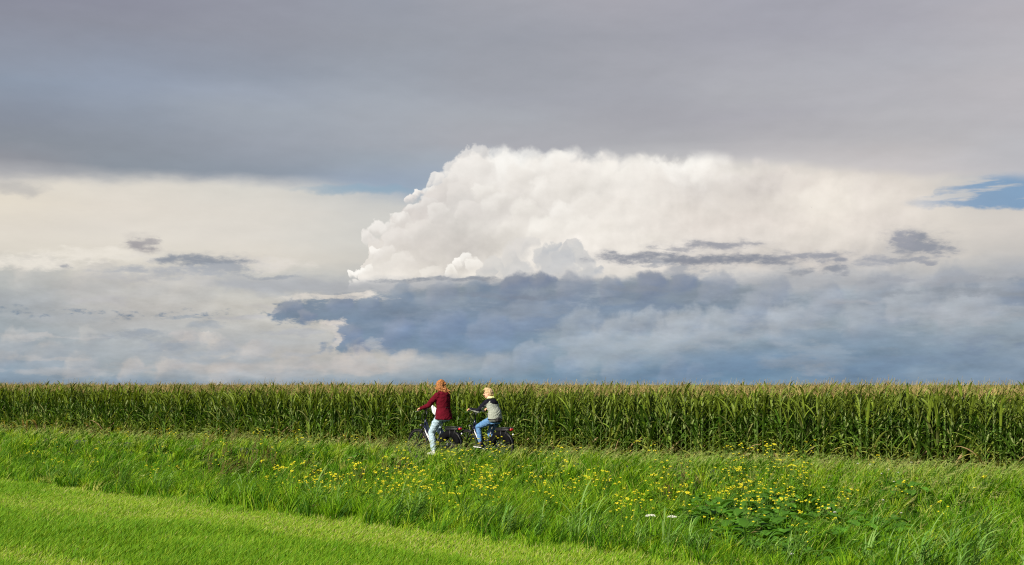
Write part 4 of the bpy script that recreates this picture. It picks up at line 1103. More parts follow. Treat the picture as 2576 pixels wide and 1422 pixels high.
# ------------------------------------------------------------------ solid modelling helpers
def v3(*a): return Vector(a)
class SM:
    def __init__(s): s.V = []; s.F = []
    def add(s, v, f):
        o = len(s.V); s.V += [Vector(p) for p in v]; s.F += [tuple(i + o for i in q) for q in f]
    def rings(s, rings, cap=True):
        n = len(rings[0]); v = [p for r in rings for p in r]; f = []
        for k in range(len(rings) - 1):
            for j in range(n): f.append((k * n + j, k * n + (j + 1) % n, (k + 1) * n + (j + 1) % n, (k + 1) * n + j))
        if cap: f.append(tuple(range(n - 1, -1, -1))); f.append(tuple((len(rings) - 1) * n + j for j in range(n)))
        s.add(v, f)
    def tube(s, pts, r, n=10, cap=True):
        pts = [Vector(p) for p in pts]; rs = r if isinstance(r, (list, tuple)) else [r] * len(pts)
        up = None; rings = []
        for i, p in enumerate(pts):
            t = (pts[min(i + 1, len(pts) - 1)] - pts[max(i - 1, 0)]).normalized()
            if up is None: up = t.orthogonal().normalized()
            up = (up - t * up.dot(t)).normalized(); w = t.cross(up)
            rings.append([p + (up * math.cos(a) + w * math.sin(a)) * rs[i] for a in (2 * math.pi * j / n for j in range(n))])
        s.rings(rings, cap)
    def capsule(s, p, q, r0, r1, n=14):
        p = Vector(p); q = Vector(q); t = (q - p); L = t.length; t = t.normalized() if L > 1e-6 else v3(0, 0, 1)
        pts = []; rs = []
        for k in range(1, 5): a = math.pi / 2 * k / 5 - math.pi / 2; pts.append(p + t * r0 * math.sin(a)); rs.append(r0 * math.cos(a))
        for k in range(0, 5): u = k / 4; pts.append(p.lerp(q, u)); rs.append(r0 + (r1 - r0) * u)
        for k in range(1, 5): a = math.pi / 2 * k / 5; pts.append(q + t * r1 * math.sin(a)); rs.append(r1 * math.cos(a))
        up = t.orthogonal().normalized(); w = t.cross(up)
        s.rings([[c + (up * math.cos(a) + w * math.sin(a)) * max(r, .0006) for a in (2 * math.pi * j / n for j in range(n))] for c, r in zip(pts, rs)])
    def chain(s, pts, rs):
        for i in range(len(pts) - 1): s.capsule(pts[i], pts[i + 1], rs[i], rs[i + 1])
    def ell(s, c, r, rot=None, n=18, m=12):
        c = Vector(c); rings = []
        M_ = rot or Matrix.Identity(3)
        for i in range(1, m):
            a = math.pi * i / m - math.pi / 2
            rings.append([c + M_ @ v3(r[0] * math.cos(a) * math.cos(b), r[1] * math.cos(a) * math.sin(b), r[2] * math.sin(a)) for b in (2 * math.pi * j / n for j in range(n))])
        s.rings(rings)
    def loft(s, secs, n=24):
        """secs: (centre, rx, ry) elliptical rings in horizontal planes (or tilted by a 3x3 matrix)"""
        rings = []
        for sec in secs:
            c, rx, ry = Vector(sec[0]), sec[1], sec[2]; M_ = sec[3] if len(sec) > 3 else Matrix.Identity(3)
            rings.append([c + M_ @ v3(rx * math.cos(a), ry * math.sin(a), 0) for a in (2 * math.pi * j / n for j in range(n))])
        s.rings(rings)
    def box(s, c, h, rot=None, bev=.15):
        c = Vector(c); M_ = rot or Matrix.Identity(3); b = bev * min(h)
        rings = []
        for z, k in ((-h[2], b), (-h[2] + b, 0), (h[2] - b, 0), (h[2], b)):
            x, y = h[0] - k, h[1] - k; q = b
            pts = [(x - q, y), (x, y - q), (x, -y + q), (x - q, -y), (-x + q, -y), (-x, -y + q), (-x, y - q), (-x + q, y)]
            rings.append([c + M_ @ v3(px_, py_, z) for px_, py_ in pts][::-1])
        s.rings(rings)
    def ring(s, c, R_, r, n=48, m=8, a0=0, a1=2 * math.pi, flat=1.0):
        """torus or arc in the bicycle's own x-z plane"""
        full = abs(a1 - a0 - 2 * math.pi) < 1e-6; rings = []
        cnt = n if full else n + 1
        for i in range(cnt):
            a = a0 + (a1 - a0) * i / n; d = v3(math.cos(a), 0, math.sin(a)); p = Vector(c) + d * R_
            rings.append([p + d * r * math.cos(b) + v3(0, r * flat * math.sin(b), 0) for b in (2 * math.pi * j / m for j in range(m))])
        if full: rings.append(rings[0])
        s.rings(rings, cap=not full)
    def build(s, name, m, parent=None, smooth=True):
        ms = m if isinstance(m, (list, tuple)) else [m]
        o = new_mesh(name, s.V, s.F, ms, parent=parent, smooth=smooth)
        return o
    def remeshed(s, name, m, voxel, parent=None, relax=6, disp=None):
        """fuse the overlapping solids into one continuous skin"""
        tmp = new_mesh('tmp', s.V, s.F)
        bm = bmesh.new(); bm.from_mesh(tmp.data); bmesh.ops.recalc_face_normals(bm, faces=bm.faces); bm.to_mesh(tmp.data); bm.free()
        md = tmp.modifiers.new('r', 'REMESH'); md.mode = 'VOXEL'; md.voxel_size = voxel
        sm_ = tmp.modifiers.new('s', 'SMOOTH'); sm_.iterations = relax; sm_.factor = .5
        dg = bpy.context.evaluated_depsgraph_get(); ev = tmp.evaluated_get(dg)
        me = bpy.data.meshes.new_from_object(ev)
        me.name = name; me.materials.clear()
        for q in (m if isinstance(m, (list, tuple)) else [m]): me.materials.append(q)
        me.polygons.foreach_set('use_smooth', np.ones(len(me.polygons), dtype=bool))
        bpy.data.objects.remove(tmp)
        if disp is not None:
            n = len(me.vertices); co = np.empty(n * 3); me.vertices.foreach_get('co', co); co = co.reshape(-1, 3)
            no = np.empty(n * 3); me.vertices.foreach_get('normal', no); no = no.reshape(-1, 3)
            co = co + no * disp(co)[:, None]; me.vertices.foreach_set('co', co.ravel()); me.update()
        o = bpy.data.objects.new(name, me); COL.objects.link(o)
        if parent is not None: o.parent = parent
        return o
def folds(amp, s=.05):
    def f(c):
        a = fnoise(c[:, 0] + c[:, 1] * .7, c[:, 2] * 1.6 + c[:, 1], s, 3); b = fnoise(c[:, 1] - c[:, 0] * .5, c[:, 2] * 1.2, s * 1.5, 8)
        r = np.abs(a - .5) * 2 + np.abs(b - .5) * 2
        return amp * (r - .5)
    return f

# ------------------------------------------------------------------ bicycle
BLACK = mat('black_paint', (.007, .008, .010), .35, spec=.3)
NAVY = mat('navy_paint', (.006, .009, .022), .25, spec=.5)
RUBBER = mottle(mat('rubber', (.02, .02, .02), .75, spec=.3), (.008, .008, .008), (.018, .017, .016), 60)
PLAST = mat('black_plastic', (.010, .010, .011), .55, spec=.3)
MESHY = mat('black_mesh', (.004, .004, .005), .9, spec=.05)
STEEL = mat('steel', (.55, .55, .56), .3, 1.0)
SPOKE = mat('dull_wire', (.10, .10, .10), .6, spec=.2)
SILVER = mat('silver_strip', (.62, .64, .68), .35, .3)
RED = mat('red_lens', (.42, .008, .008), .2, spec=.6)
WHITE = mat('white_print', (.75, .76, .78), .5)
LENS = mat('clear_lens', (.7, .72, .75), .15, spec=.8)
YREF = mat('amber_reflector', (.8, .35, .03), .3)

def make_bike(root_name, loc, yaw, saddle_h, crank_deg, label, group, scale=1.0):
    root = bpy.data.objects.new(root_name, None); COL.objects.link(root); root.empty_display_size = .2
    root.location = loc; root.rotation_euler = (0, 0, yaw); root.scale = (scale,) * 3
    tag(root, label, 'bicycle', group)
    WR = .345; hz = WR
    F = v3(.56, 0, hz); B = v3(-.56, 0, hz); BB = v3(-.10, 0, .285)
    HT1 = v3(.285, 0, .93); HT0 = v3(.335, 0, .76)
    st_top = v3(-.27, 0, saddle_h - .12)
    # frame
    s = SM()
    s.tube([HT0 + v3(-.02, 0, .02), v3(.20, 0, .56), v3(.04, 0, .36), BB], [.034, .038, .040, .038], 12)
    s.tube([HT1 + v3(-.01, 0, -.06), v3(.14, 0, .64), v3(-.05, 0, .46), v3(-.175, 0, .50)], [.020, .021, .021, .018], 10)
    s.tube([HT1, HT0], .024); s.tube([BB, v3(-.245, 0, .74)], [.022, .019])
    for y in (-.055, .055):
        s.tube([BB + v3(0, y * .5, 0), B + v3(.1, y, 0), B + v3(0, y, 0)], .011, 8); s.tube([v3(-.235, y * .4, .70), B + v3(.05, y, .06), B + v3(0, y, 0)], .009, 8)
    s.tube([BB + v3(0, -.04, 0), BB + v3(0, .04, 0)], .034, 14)
    fr = s.build('frame', NAVY, root)
    s = SM()
    for y in (-.036, .036):
        s.tube([v3(.285, y, .72), v3(.19, y * 1.1, .545), v3(.06, y * 1.1, .375)], .006, 6)
    s.build('trim_strip', SILVER, fr)
    # maker's lettering down the tube, too small in the photograph to read: the same run of pale strokes
    s = SM(); a, b = v3(.262, .040, .665), v3(.085, .046, .415); d = (b - a).normalized(); up = v3(-d.z, 0, d.x)
    Rm = Matrix((d, v3(0, 1, 0), up)).transposed()
    for k in range(13):
        if k in (6,): continue
        t = k / 12
        s.box(a.lerp(b, t), ((.0085 if k % 3 else .006), .003, .014 if k < 6 else .010), Rm, .1)
    s.build('tube_lettering', WHITE, fr)
    # fork, stem, handlebar
    s = SM(); s.tube([HT0, HT0 + v3(.02, 0, -.05)], .022)
    for y in (-.055, .055): s.tube([HT0 + v3(.02, 0, -.04), HT0 + v3(.035, y, -.08), v3(.44, y, .56), F + v3(0, y, 0)], [.017, .016, .014, .010], 8)
    s.build('fork', BLACK, root)
    s = SM(); hb = v3(.245, 0, 1.10)
    s.tube([HT1, HT1.lerp(hb, .6), hb], .015); s.tube([hb, hb + v3(.045, 0, .02)], .017)
    s.build('stem', BLACK, root)
    s = SM(); pts = []
    for t in np.linspace(-1, 1, 25):
        y = .29 * t; x = .30 - .11 * abs(t) ** 2.2; z = 1.125 + .045 * math.sin(min(1, abs(t) * 1.5) * math.pi) * .6 + .01
        pts.append(v3(x, y, z))
    s.tube(pts, .0115, 8); hbar = s.build('handlebar', BLACK, root)
    for sg in (-1, 1):
        s = SM(); s.tube([pts[4 if sg < 0 else -5], pts[0 if sg < 0 else -1]], .0165, 10); s.build('grip', RUBBER, hbar)
        s = SM(); g = pts[4 if sg < 0 else -5]; s.tube([g + v3(.015, 0, -.01), g + v3(.055, sg * .03, -.025), g + v3(.045, sg * .11, -.03)], .0045, 6); s.build('brake_lever', STEEL, hbar)
    s = SM(); s.box(v3(.29, .03, 1.16), (.022, .035, .012), None, .3); s.build('display', PLAST, hbar)
    s = SM(); s.tube([v3(.30, .02, 1.12), v3(.42, .03, 1.02), v3(.40, .02, .85), v3(.37, .02, .70)], .004, 6); s.tube([v3(.30, -.02, 1.12), v3(.44, -.03, 1.0), v3(.41, -.03, .8), v3(.42, -.05, .6)], .004, 6); s.build('cable', PLAST, root)
    # headlight and bell
    s = SM(); s.tube([HT0 + v3(.03, 0, -.02), HT0 + v3(.075, 0, .02)], .008, 6); s.ell(HT0 + v3(.095, 0, .03), (.038, .032, .028)); hl = s.build('headlight', PLAST, root)
    s = SM(); s.ell(HT0 + v3(.122, 0, .03), (.014, .026, .022)); s.build('lens', LENS, hl)
    s = SM(); s.ell(pts[-8] + v3(0, 0, .028), (.022, .022, .016)); s.build('bell', STEEL, root)
    # wheels
    for c, nm in ((F, 'wheel'), (B, 'wheel')):
        s = SM(); s.ring(c, WR - .040, .011, 48, 6, flat=1.2); wheel = s.build(nm, BLACK, root)
        s = SM(); s.ring(c, WR - .021, .021, 56, 8); s.build('tyre', RUBBER, wheel)
        s = SM()
        for k in range(28):
            a = 2 * math.pi * k / 28; sg = .024 if k % 2 else -.024; b = a + (.28 if (k // 2) % 2 else -.28)
            s.tube([c + v3(.024 * math.cos(b), sg, .024 * math.sin(b)), c + v3((WR - .045) * math.cos(a), 0, (WR - .045) * math.sin(a))], .0016, 4)
        s.build('spokes', SPOKE, wheel)
        s = SM(); s.tube([c + v3(0, -.055, 0), c + v3(0, .055, 0)], .010, 10); s.tube([c + v3(0, -.03, 0), c + v3(0, .03, 0)], .045 if c is F else .03, 16); s.build('hub', PLAST, wheel)
        # mudguard: a curved strip round the tyre
        a0, a1 = (R(20), R(205)) if c is F else (R(-15), R(195)); s = SM(); rr = []
        if c is F: a0, a1 = R(35), R(200)
        for i in range(29):
            a = a0 + (a1 - a0) * i / 28; d = v3(math.cos(a), 0, math.sin(a)); p = c + d * (WR + .014)
            rr.append([p + v3(0, -.030, 0) - d * .012, p + v3(0, -.018, 0), p + v3(0, .018, 0), p + v3(0, .030, 0) - d * .012, p + v3(0, .018, 0) + d * .003, p + v3(0, -.018, 0) + d * .003])
        s.rings(rr); s.tube([c + v3(0, .06, 0), c + v3((WR + .01) * math.cos((a0 + a1) / 2 + .9), .02, (WR + .01) * math.sin((a0 + a1) / 2 + .9))], .003, 5)
        s.build('mudguard', BLACK, root)
    # coat guard beside the rear wheel
    for y in (-.062, .062):
        s = SM(); n = 22; rr = []
        for i in range(n + 1):
            a = R(15) + (R(165) - R(15)) * i / n; d = v3(math.cos(a), 0, math.sin(a))
            o_, i_ = B + d * (WR + .005), B + d * (WR * .60)
            rr.append([o_ + v3(0, y, 0), i_ + v3(0, y, 0), i_ + v3(0, y + .003, 0), o_ + v3(0, y + .003, 0)])
        s.rings(rr); s.build('coat_guard', MESHY, root)
    # rack, battery, tail light
    s = SM(); rz = .775
    for y in (-.06, .06): s.tube([v3(-.33, y * .5, rz), v3(-.40, y, rz), v3(-.86, y, rz + .005)], .007, 6); s.tube([v3(-.60, y, rz), B + v3(0, y * 1.2, .02)], .006, 6); s.tube([v3(-.80, y, rz), B + v3(-.01, y * 1.2, .02)], .006, 6)
    for x in (-.45, -.6, -.75, -.86): s.tube([v3(x, -.06, rz), v3(x, .06, rz)], .006, 6)
    rack = s.build('rear_rack', BLACK, root)
    s = SM(); s.box(v3(-.61, 0, rz - .048), (.205, .058, .034), None, .35); s.build('battery', PLAST, rack)
    s = SM(); s.box(v3(-.868, 0, rz - .040), (.020, .048, .024), None, .4); s.build('tail_light', RED, rack)
    s = SM(); s.box(v3(-.862, 0, rz - .008), (.018, .046, .006), None, .3); s.build('rack_trim', STEEL, rack)
    s = SM(); s.tube([v3(-.905, 0, rz - .16), v3(-.915, 0, rz - .13)], .014, 10); s.build('reflector', WHITE, root)
    # seat
    s = SM(); s.tube([v3(-.225, 0, .66), v3(-.275, 0, saddle_h - .05)], .0135); s.build('seat_post', STEEL, root)
    s = SM(); z = saddle_h
    s.loft([(v3(-.30, 0, z - .045), .10, .07), (v3(-.30, 0, z - .03), .125, .098), (v3(-.295, 0, z - .005), .125, .100), (v3(-.285, 0, z + .008), .10, .075)], 20)
    s.capsule(v3(-.22, 0, z - .02), v3(-.12, 0, z - .02), .045, .024)
    s.remeshed('saddle', PLAST, .008, root, 6)
    # cranks, chain case, pedals, kickstand
    s = SM(); rr = []
    outline = []
    for k in range(13): a = R(-90) + R(180) * k / 12; outline.append((BB.x + .115 * math.cos(a), BB.z + .115 * math.sin(a)))
    for k in range(9): a = R(90) + R(180) * k / 8; outline.append((B.x + .055 * math.cos(a), B.z + .055 * math.sin(a)))
    rr = [[v3(px_, y, pz_) for px_, pz_ in outline] for y in (-.085, -.06)]
    s.rings(rr); s.build('chain_case', PLAST, root)
    ca = R(crank_deg); cr = .17; out = []
    for sg in (1, -1):
        d = v3(math.cos(ca), 0, math.sin(ca)) * cr * sg; p = BB + d
        s = SM(); s.tube([BB + v3(0, .075 * sg, 0), p + v3(0, .085 * sg, 0)], [.012, .009], 8); crank = s.build('crank', STEEL, root)
        s = SM(); s.box(p + v3(0, .135 * sg, 0), (.045, .042, .011), None, .3); s.build('pedal', PLAST, crank)
        out.append(p + v3(0, .135 * sg, .012))
    s = SM(); s.tube([v3(-.44, .07, .30), v3(-.56, .11, .40)], .008, 6); s.build('kickstand', STEEL, root)
    s = SM(); s.tube([v3(-.40, .02, .58), v3(-.32, .05, .60)], .011, 8); s.build('wheel_lock', STEEL, root)
    return root, out

YAW = R(136)
W_LOC = v3(-1.78, 28.45, .012); B_LOC = v3(-.63, 27.98, .012)
bike1, ped1 = make_bike('bicycle', W_LOC, YAW, .93, -78, 'black city bicycle in front, ridden by the woman in the dark red jacket', 'city bicycles on the path')
bike2, ped2 = make_bike('bicycle', B_LOC, YAW, .865, 6, 'black city bicycle behind, ridden by the blond boy in the grey jacket', 'city bicycles on the path')

# ------------------------------------------------------------------ people
SKIN = mottle(mat('skin', (.62, .33, .22), .5, spec=.35), (.58, .29, .19), (.66, .37, .25), 30)
def toward(a, b, L1, L2, pole):
    """middle joint of a two-bone limb"""
    a = Vector(a); b = Vector(b); d = b - a; D = min(d.length, (L1 + L2) * .999); t = d.normalized()
    x = (L1 * L1 - L2 * L2 + D * D) / (2 * D); h = math.sqrt(max(1e-6, L1 * L1 - x * x))
    p = Vector(pole) - t * Vector(pole).dot(t)
    return a + t * x + p.normalized() * h
def hand(s, wrist, grip, sg, k=1.0):
    """palm over the grip with four fingers wrapped round it and the thumb under; grip runs along the bar"""
    w = Vector(wrist); g = Vector(grip); d = (g - w).normalized(); ax = v3(.12 * sg * -1, sg, 0).normalized() * k
    kn = g + v3(.004, 0, .026) * k
    s.capsule(w, w.lerp(kn, .5), .023 * k, .026 * k)
    for j in range(4):
        o = ax * (-.030 + .020 * j)
        s.capsule(w.lerp(kn, .45) + o * .6, kn + o, .017 * k, .0125 * k)
        L = (.9, 1.0, .95, .78)[3 - j]
        a = kn + o; b = a + v3(.026, 0, -.008) * L * k; c = b + v3(.004, 0, -.024) * L * k; e = c + v3(-.018, 0, -.010) * L * k
        s.chain([a, b, c, e], [.0105 * k, .0095 * k, .0085 * k, .0075 * k])
    t0 = w.lerp(kn, .45) - ax * .026; s.chain([t0, t0 - ax * .012 + v3(.022, 0, -.020) * k, g + v3(.010, 0, -.020) * k - ax * .038], [.014 * k, .011 * k, .009 * k])

def head(s, c, yaw, pitch, k=1.0):
    Rm = Matrix.Rotation(yaw, 3, 'Z') @ Matrix.Rotation(pitch, 3, 'Y')
    P = lambda x, y, z: Vector(c) + Rm @ (v3(x, y, z) * k)
    s.ell(P(-.008, 0, .025), (.092 * k, .075 * k, .092 * k), Rm)
    s.ell(P(.022, 0, -.020), (.066 * k, .062 * k, .085 * k), Rm)
    s.ell(P(.050, 0, -.078), (.030 * k, .032 * k, .024 * k), Rm)
    s.capsule(P(.086, 0, .018), P(.106, 0, -.016), .009 * k, .014 * k)
    s.ell(P(.078, 0, -.052), (.017 * k, .026 * k, .012 * k), Rm)
    s.ell(P(.076, 0, .032), (.016 * k, .048 * k, .010 * k), Rm)
    for y in (-.074, .074): s.ell(P(-.008, y, -.008), (.018 * k, .008 * k, .028 * k), Rm)
    return P, Rm

def shoe(s, heel, toe, k=1.0):
    heel = Vector(heel); toe = Vector(toe)
    s.capsule(heel + v3(0, 0, .035) * k, heel.lerp(toe, .5) + v3(0, 0, .032) * k, .034 * k, .036 * k)
    s.capsule(heel.lerp(toe, .5) + v3(0, 0, .030) * k, toe + v3(0, 0, .018) * k, .036 * k, .026 * k)
    s.capsule(heel + v3(0.01, 0, .06) * k, heel + v3(.005, 0, .085) * k, .036 * k, .034 * k)
def sole(s, heel, toe, k=1.0):
    heel = Vector(heel); toe = Vector(toe); d = (toe - heel).normalized(); sd = v3(-d.y, d.x, 0).normalized(); up = d.cross(sd)
    rr = []
    for z in (-.008, .006):
        rr.append([heel + d * (-.034 * k + t * ((toe - heel).length + .062 * k)) + sd * w * k - up * -z for t, w in ((0, -.018), (.1, -.032), (.45, -.030), (.75, -.040), (.95, -.026), (1, 0), (.95, .026), (.75, .040), (.45, .030), (.1, .032), (0, .018))])
    s.rings(rr)

def cloth(name, c1, c2, rough=.85, scale=30, bump=.35, bs=60, sheen=.0):
    return mottle(mat(name, c1, rough, spec=.08), c1, c2, scale, 5, bump, bs)

def build_woman():
    root_loc, yaw = W_LOC, YAW
    hip = v3(-.30, 0, 1.015); chest = v3(-.285, 0, 1.36); neck = v3(-.255, 0, 1.545); hd = v3(-.235, 0, 1.695)
    shL, shR = v3(-.27, .185, 1.475), v3(-.26, -.185, 1.475)
    grip = {1: v3(.205, .275, 1.145), -1: v3(.205, -.275, 1.145)}
    wr = {1: v3(.145, .29, 1.185), -1: v3(.145, -.285, 1.185)}
    el = {1: toward(shL, wr[1], .295, .262, (-.1, .5, -1)), -1: toward(shR, wr[-1], .295, .262, (-.1, -.5, -1))}
    an = {1: ped1[0] + v3(-.055, -.02, .085), -1: ped1[1] + v3(-.055, .02, .085)}
    hp = {1: v3(-.29, .095, 1.0), -1: v3(-.29, -.095, 1.0)}
    kn = {q: toward(hp[q], an[q], .44, .425, (1, .08 * q, .3)) for q in (1, -1)}
    s = SM()
    P, Rm = head(s, hd, R(-72), R(4), 1.02)
    s.chain([neck + v3(-.005, 0, -.05), neck + v3(0, 0, .02), hd + v3(0, 0, -.04)], [.060, .052, .052])
    s.loft([(hip + v3(0, 0, -.10), .10, .15), (hip, .125, .175), (hip + v3(0, 0, .14), .10, .135), (chest, .115, .155), (chest + v3(.01, 0, .10), .08, .135), (neck, .05, .06)])
    for q in (1, -1):
        sh = shL if q > 0 else shR
        s.chain([sh + v3(0, -q * .03, -.015), sh.lerp(el[q], .5), el[q], wr[q]], [.042, .038, .034, .025]); hand(s, wr[q], grip[q], q)
        s.chain([hp[q], hp[q].lerp(kn[q], .5), kn[q], kn[q].lerp(an[q], .35), an[q]], [.088, .075, .054, .052, .034])
        s.chain([an[q] + v3(0, 0, -.03), ped1[0 if q > 0 else 1] + v3(.06, 0, .03)], [.032, .026])
    body = s.remeshed('person', SKIN, .0055, None, 3)
    body.location = root_loc; body.rotation_euler = (0, 0, yaw)
    tag(body, 'woman with curly ginger hair, dark red jacket and pale jeans, riding the front bicycle', 'person', 'cyclists')
    jm = cloth('maroon_jacket', (.068, .003, .008), (.094, .004, .012), .9, 14, .3, 16)
    s = SM()
    lo = hip + v3(-.02, 0, -.085)
    s.loft([(lo, .195, .215), (lo + v3(0, 0, .03), .198, .220), (hip + v3(-.015, 0, .05), .172, .203), (hip + v3(-.005, 0, .17), .145, .172), (hip + v3(0, 0, .25), .150, .178), (chest + v3(0, 0, .02), .160, .200), (chest + v3(.0, 0, .10), .145, .205), (chest + v3(.012, 0, .165), .105, .165), (neck + v3(0, 0, .0), .085, .085), (neck + v3(.0, 0, .035), .08, .08)], 28)
    for q in (1, -1):
        sh = shL if q > 0 else shR
        s.chain([sh + v3(0, -q * .03, -.01), sh.lerp(el[q], .5), el[q], el[q].lerp(wr[q], .5), wr[q] + (el[q] - wr[q]).normalized() * .015], [.086, .072, .061, .051, .042])
    jk = s.remeshed('jacket', jm, .008, body, 5, folds(.013, .10))
    s = SM()      # hood hanging on the back
    s.chain([neck + v3(-.02, .10, -.005), neck + v3(-.10, .085, -.025), neck + v3(-.135, 0, -.05), neck + v3(-.10, -.085, -.025), neck + v3(-.02, -.10, -.005)], [.040, .046, .050, .046, .040])
    s.ell(neck + v3(-.120, 0, -.085), (.055, .115, .070))
    s.remeshed('hood', jm, .008, jk, 6, folds(.005, .05))
    s = SM(); s.box(hip + v3(-.165, .03, .19), (.006, .05, .006), None, .3); s.build('back_tab', PLAST, jk)
    tr = cloth('pale_denim', (.25, .345, .41), (.37, .47, .53), .85, 22, .6, 18)
    s = SM(); s.loft([(hip + v3(-.01, 0, -.12), .12, .155), (hip + v3(0, 0, -.02), .145, .185), (hip + v3(0, 0, .08), .125, .16)])
    for q in (1, -1):
        a2 = an[q] + (kn[q] - an[q]).normalized() * .055
        s.chain([hp[q], hp[q].lerp(kn[q], .5), kn[q] + v3(.006, 0, 0), kn[q].lerp(a2, .4), a2], [.106, .095, .077, .076, .066])
    s.remeshed('trousers', tr, .008, body, 4, folds(.011, .055))
    wh = mat('white_leather', (.72, .72, .70), .5)
    for q, pd in ((1, ped1[0]), (-1, ped1[1])):
        he = Vector((an[q].x - .03, pd.y, pd.z + .012)); to = he + v3(.20, 0, -.004)
        s = SM(); shoe(s, he, to, 1.0); sh_ = s.remeshed('shoe', wh, .006, body, 3)
        s = SM(); sole(s, he + v3(0, 0, -.002), to + v3(0, 0, -.002)); s.build('sole', wh, sh_, False)
    # hair: many overlapping curls round the skull, the ends blown back
    s = SM(); hr = random.Random(5)
    W = Matrix.Rotation(-yaw, 3, 'Z') @ v3(1, 0, 0)
    s.ell(P(-.022, 0, .040), (.104, .094, .098), Rm); s.ell(P(-.055, 0, -.02), (.078, .088, .10), Rm)
    for k in range(150):
        th = hr.uniform(0, 2 * math.pi); ph = hr.uniform(-.75, 1.45)
        p = v3(math.cos(th) * math.cos(ph), math.sin(th) * math.cos(ph), math.sin(ph))
        if p.x > .45 and p.z < .55: continue
        c = P(-.022 + p.x * .100, p.y * .096, .02 + p.z * .112)
        a = hr.uniform(0, 6.28); L = hr.uniform(.02, .045); d = v3(math.cos(a) * .5, math.sin(a) * .5, -.8) * L + W * L * .5
        s.chain([c, c + d * .5 + v3(hr.gauss(0, .008), hr.gauss(0, .008), 0), c + d], [.017, .013, .008])
    for k in range(70):
        c = P(-.06 + hr.gauss(0, .02), hr.gauss(0, .055), -.055 + hr.gauss(0, .03)); pts = [c]; L = hr.uniform(.08, .23)
        for j in range(1, 6):
            t = j / 5
            pts.append(c + (W * .8 + v3(0, 0, -.62)).normalized() * L * t + v3(hr.gauss(0, .011), hr.gauss(0, .011), hr.gauss(0, .008)))
        s.chain(pts, [.017, .017, .015, .013, .010, .006])
    hm = mottle(mat('ginger_hair', (.36, .15, .05), .6, spec=.2), (.13, .045, .013), (.42, .185, .065), 34, 6, .8, 70)
    s.remeshed('hair', hm, .0055, body, 1)
    return grip, wr
wg_, ww_ = build_woman()

def build_paper():
    m = mottle(mat('paper', (.78, .80, .84), .7), (.74, .77, .82), (.84, .85, .87), 9, 3)
    V = []; n, k = 9, 7
    c = v3(.20, -.19, 1.125)
    for i in range(n):
        for j in range(k):
            u, w = i / (n - 1) - .5, j / (k - 1) - .5
            V.append(c + v3(-.11 * u - .05 * w, -.10 * u + .03 * w, 0) + v3(.03 * w, .05 * w, .22 * w) + v3(0, 0, -.12 * u) + v3(.6, -.7, .1) * (.015 * math.sin(i * 1.6) + .012 * math.cos(j * 1.3 + i)))
    top = [p + v3(.0012, -.0012, 0) for p in V]
    F = []
    N = len(V)
    for i in range(n - 1):
        for j in range(k - 1):
            a = i * k + j; F.append((a, a + 1, a + k + 1, a + k)); F.append((a + N, a + k + N, a + k + 1 + N, a + 1 + N))
    o = new_mesh('paper_sheet', V + top, F, [m], smooth=True)
    o.location = W_LOC; o.rotation_euler = (0, 0, YAW)
    tag(o, 'crumpled white paper sheet held at the right handlebar grip of the front bicycle', 'paper sheet')
build_paper()

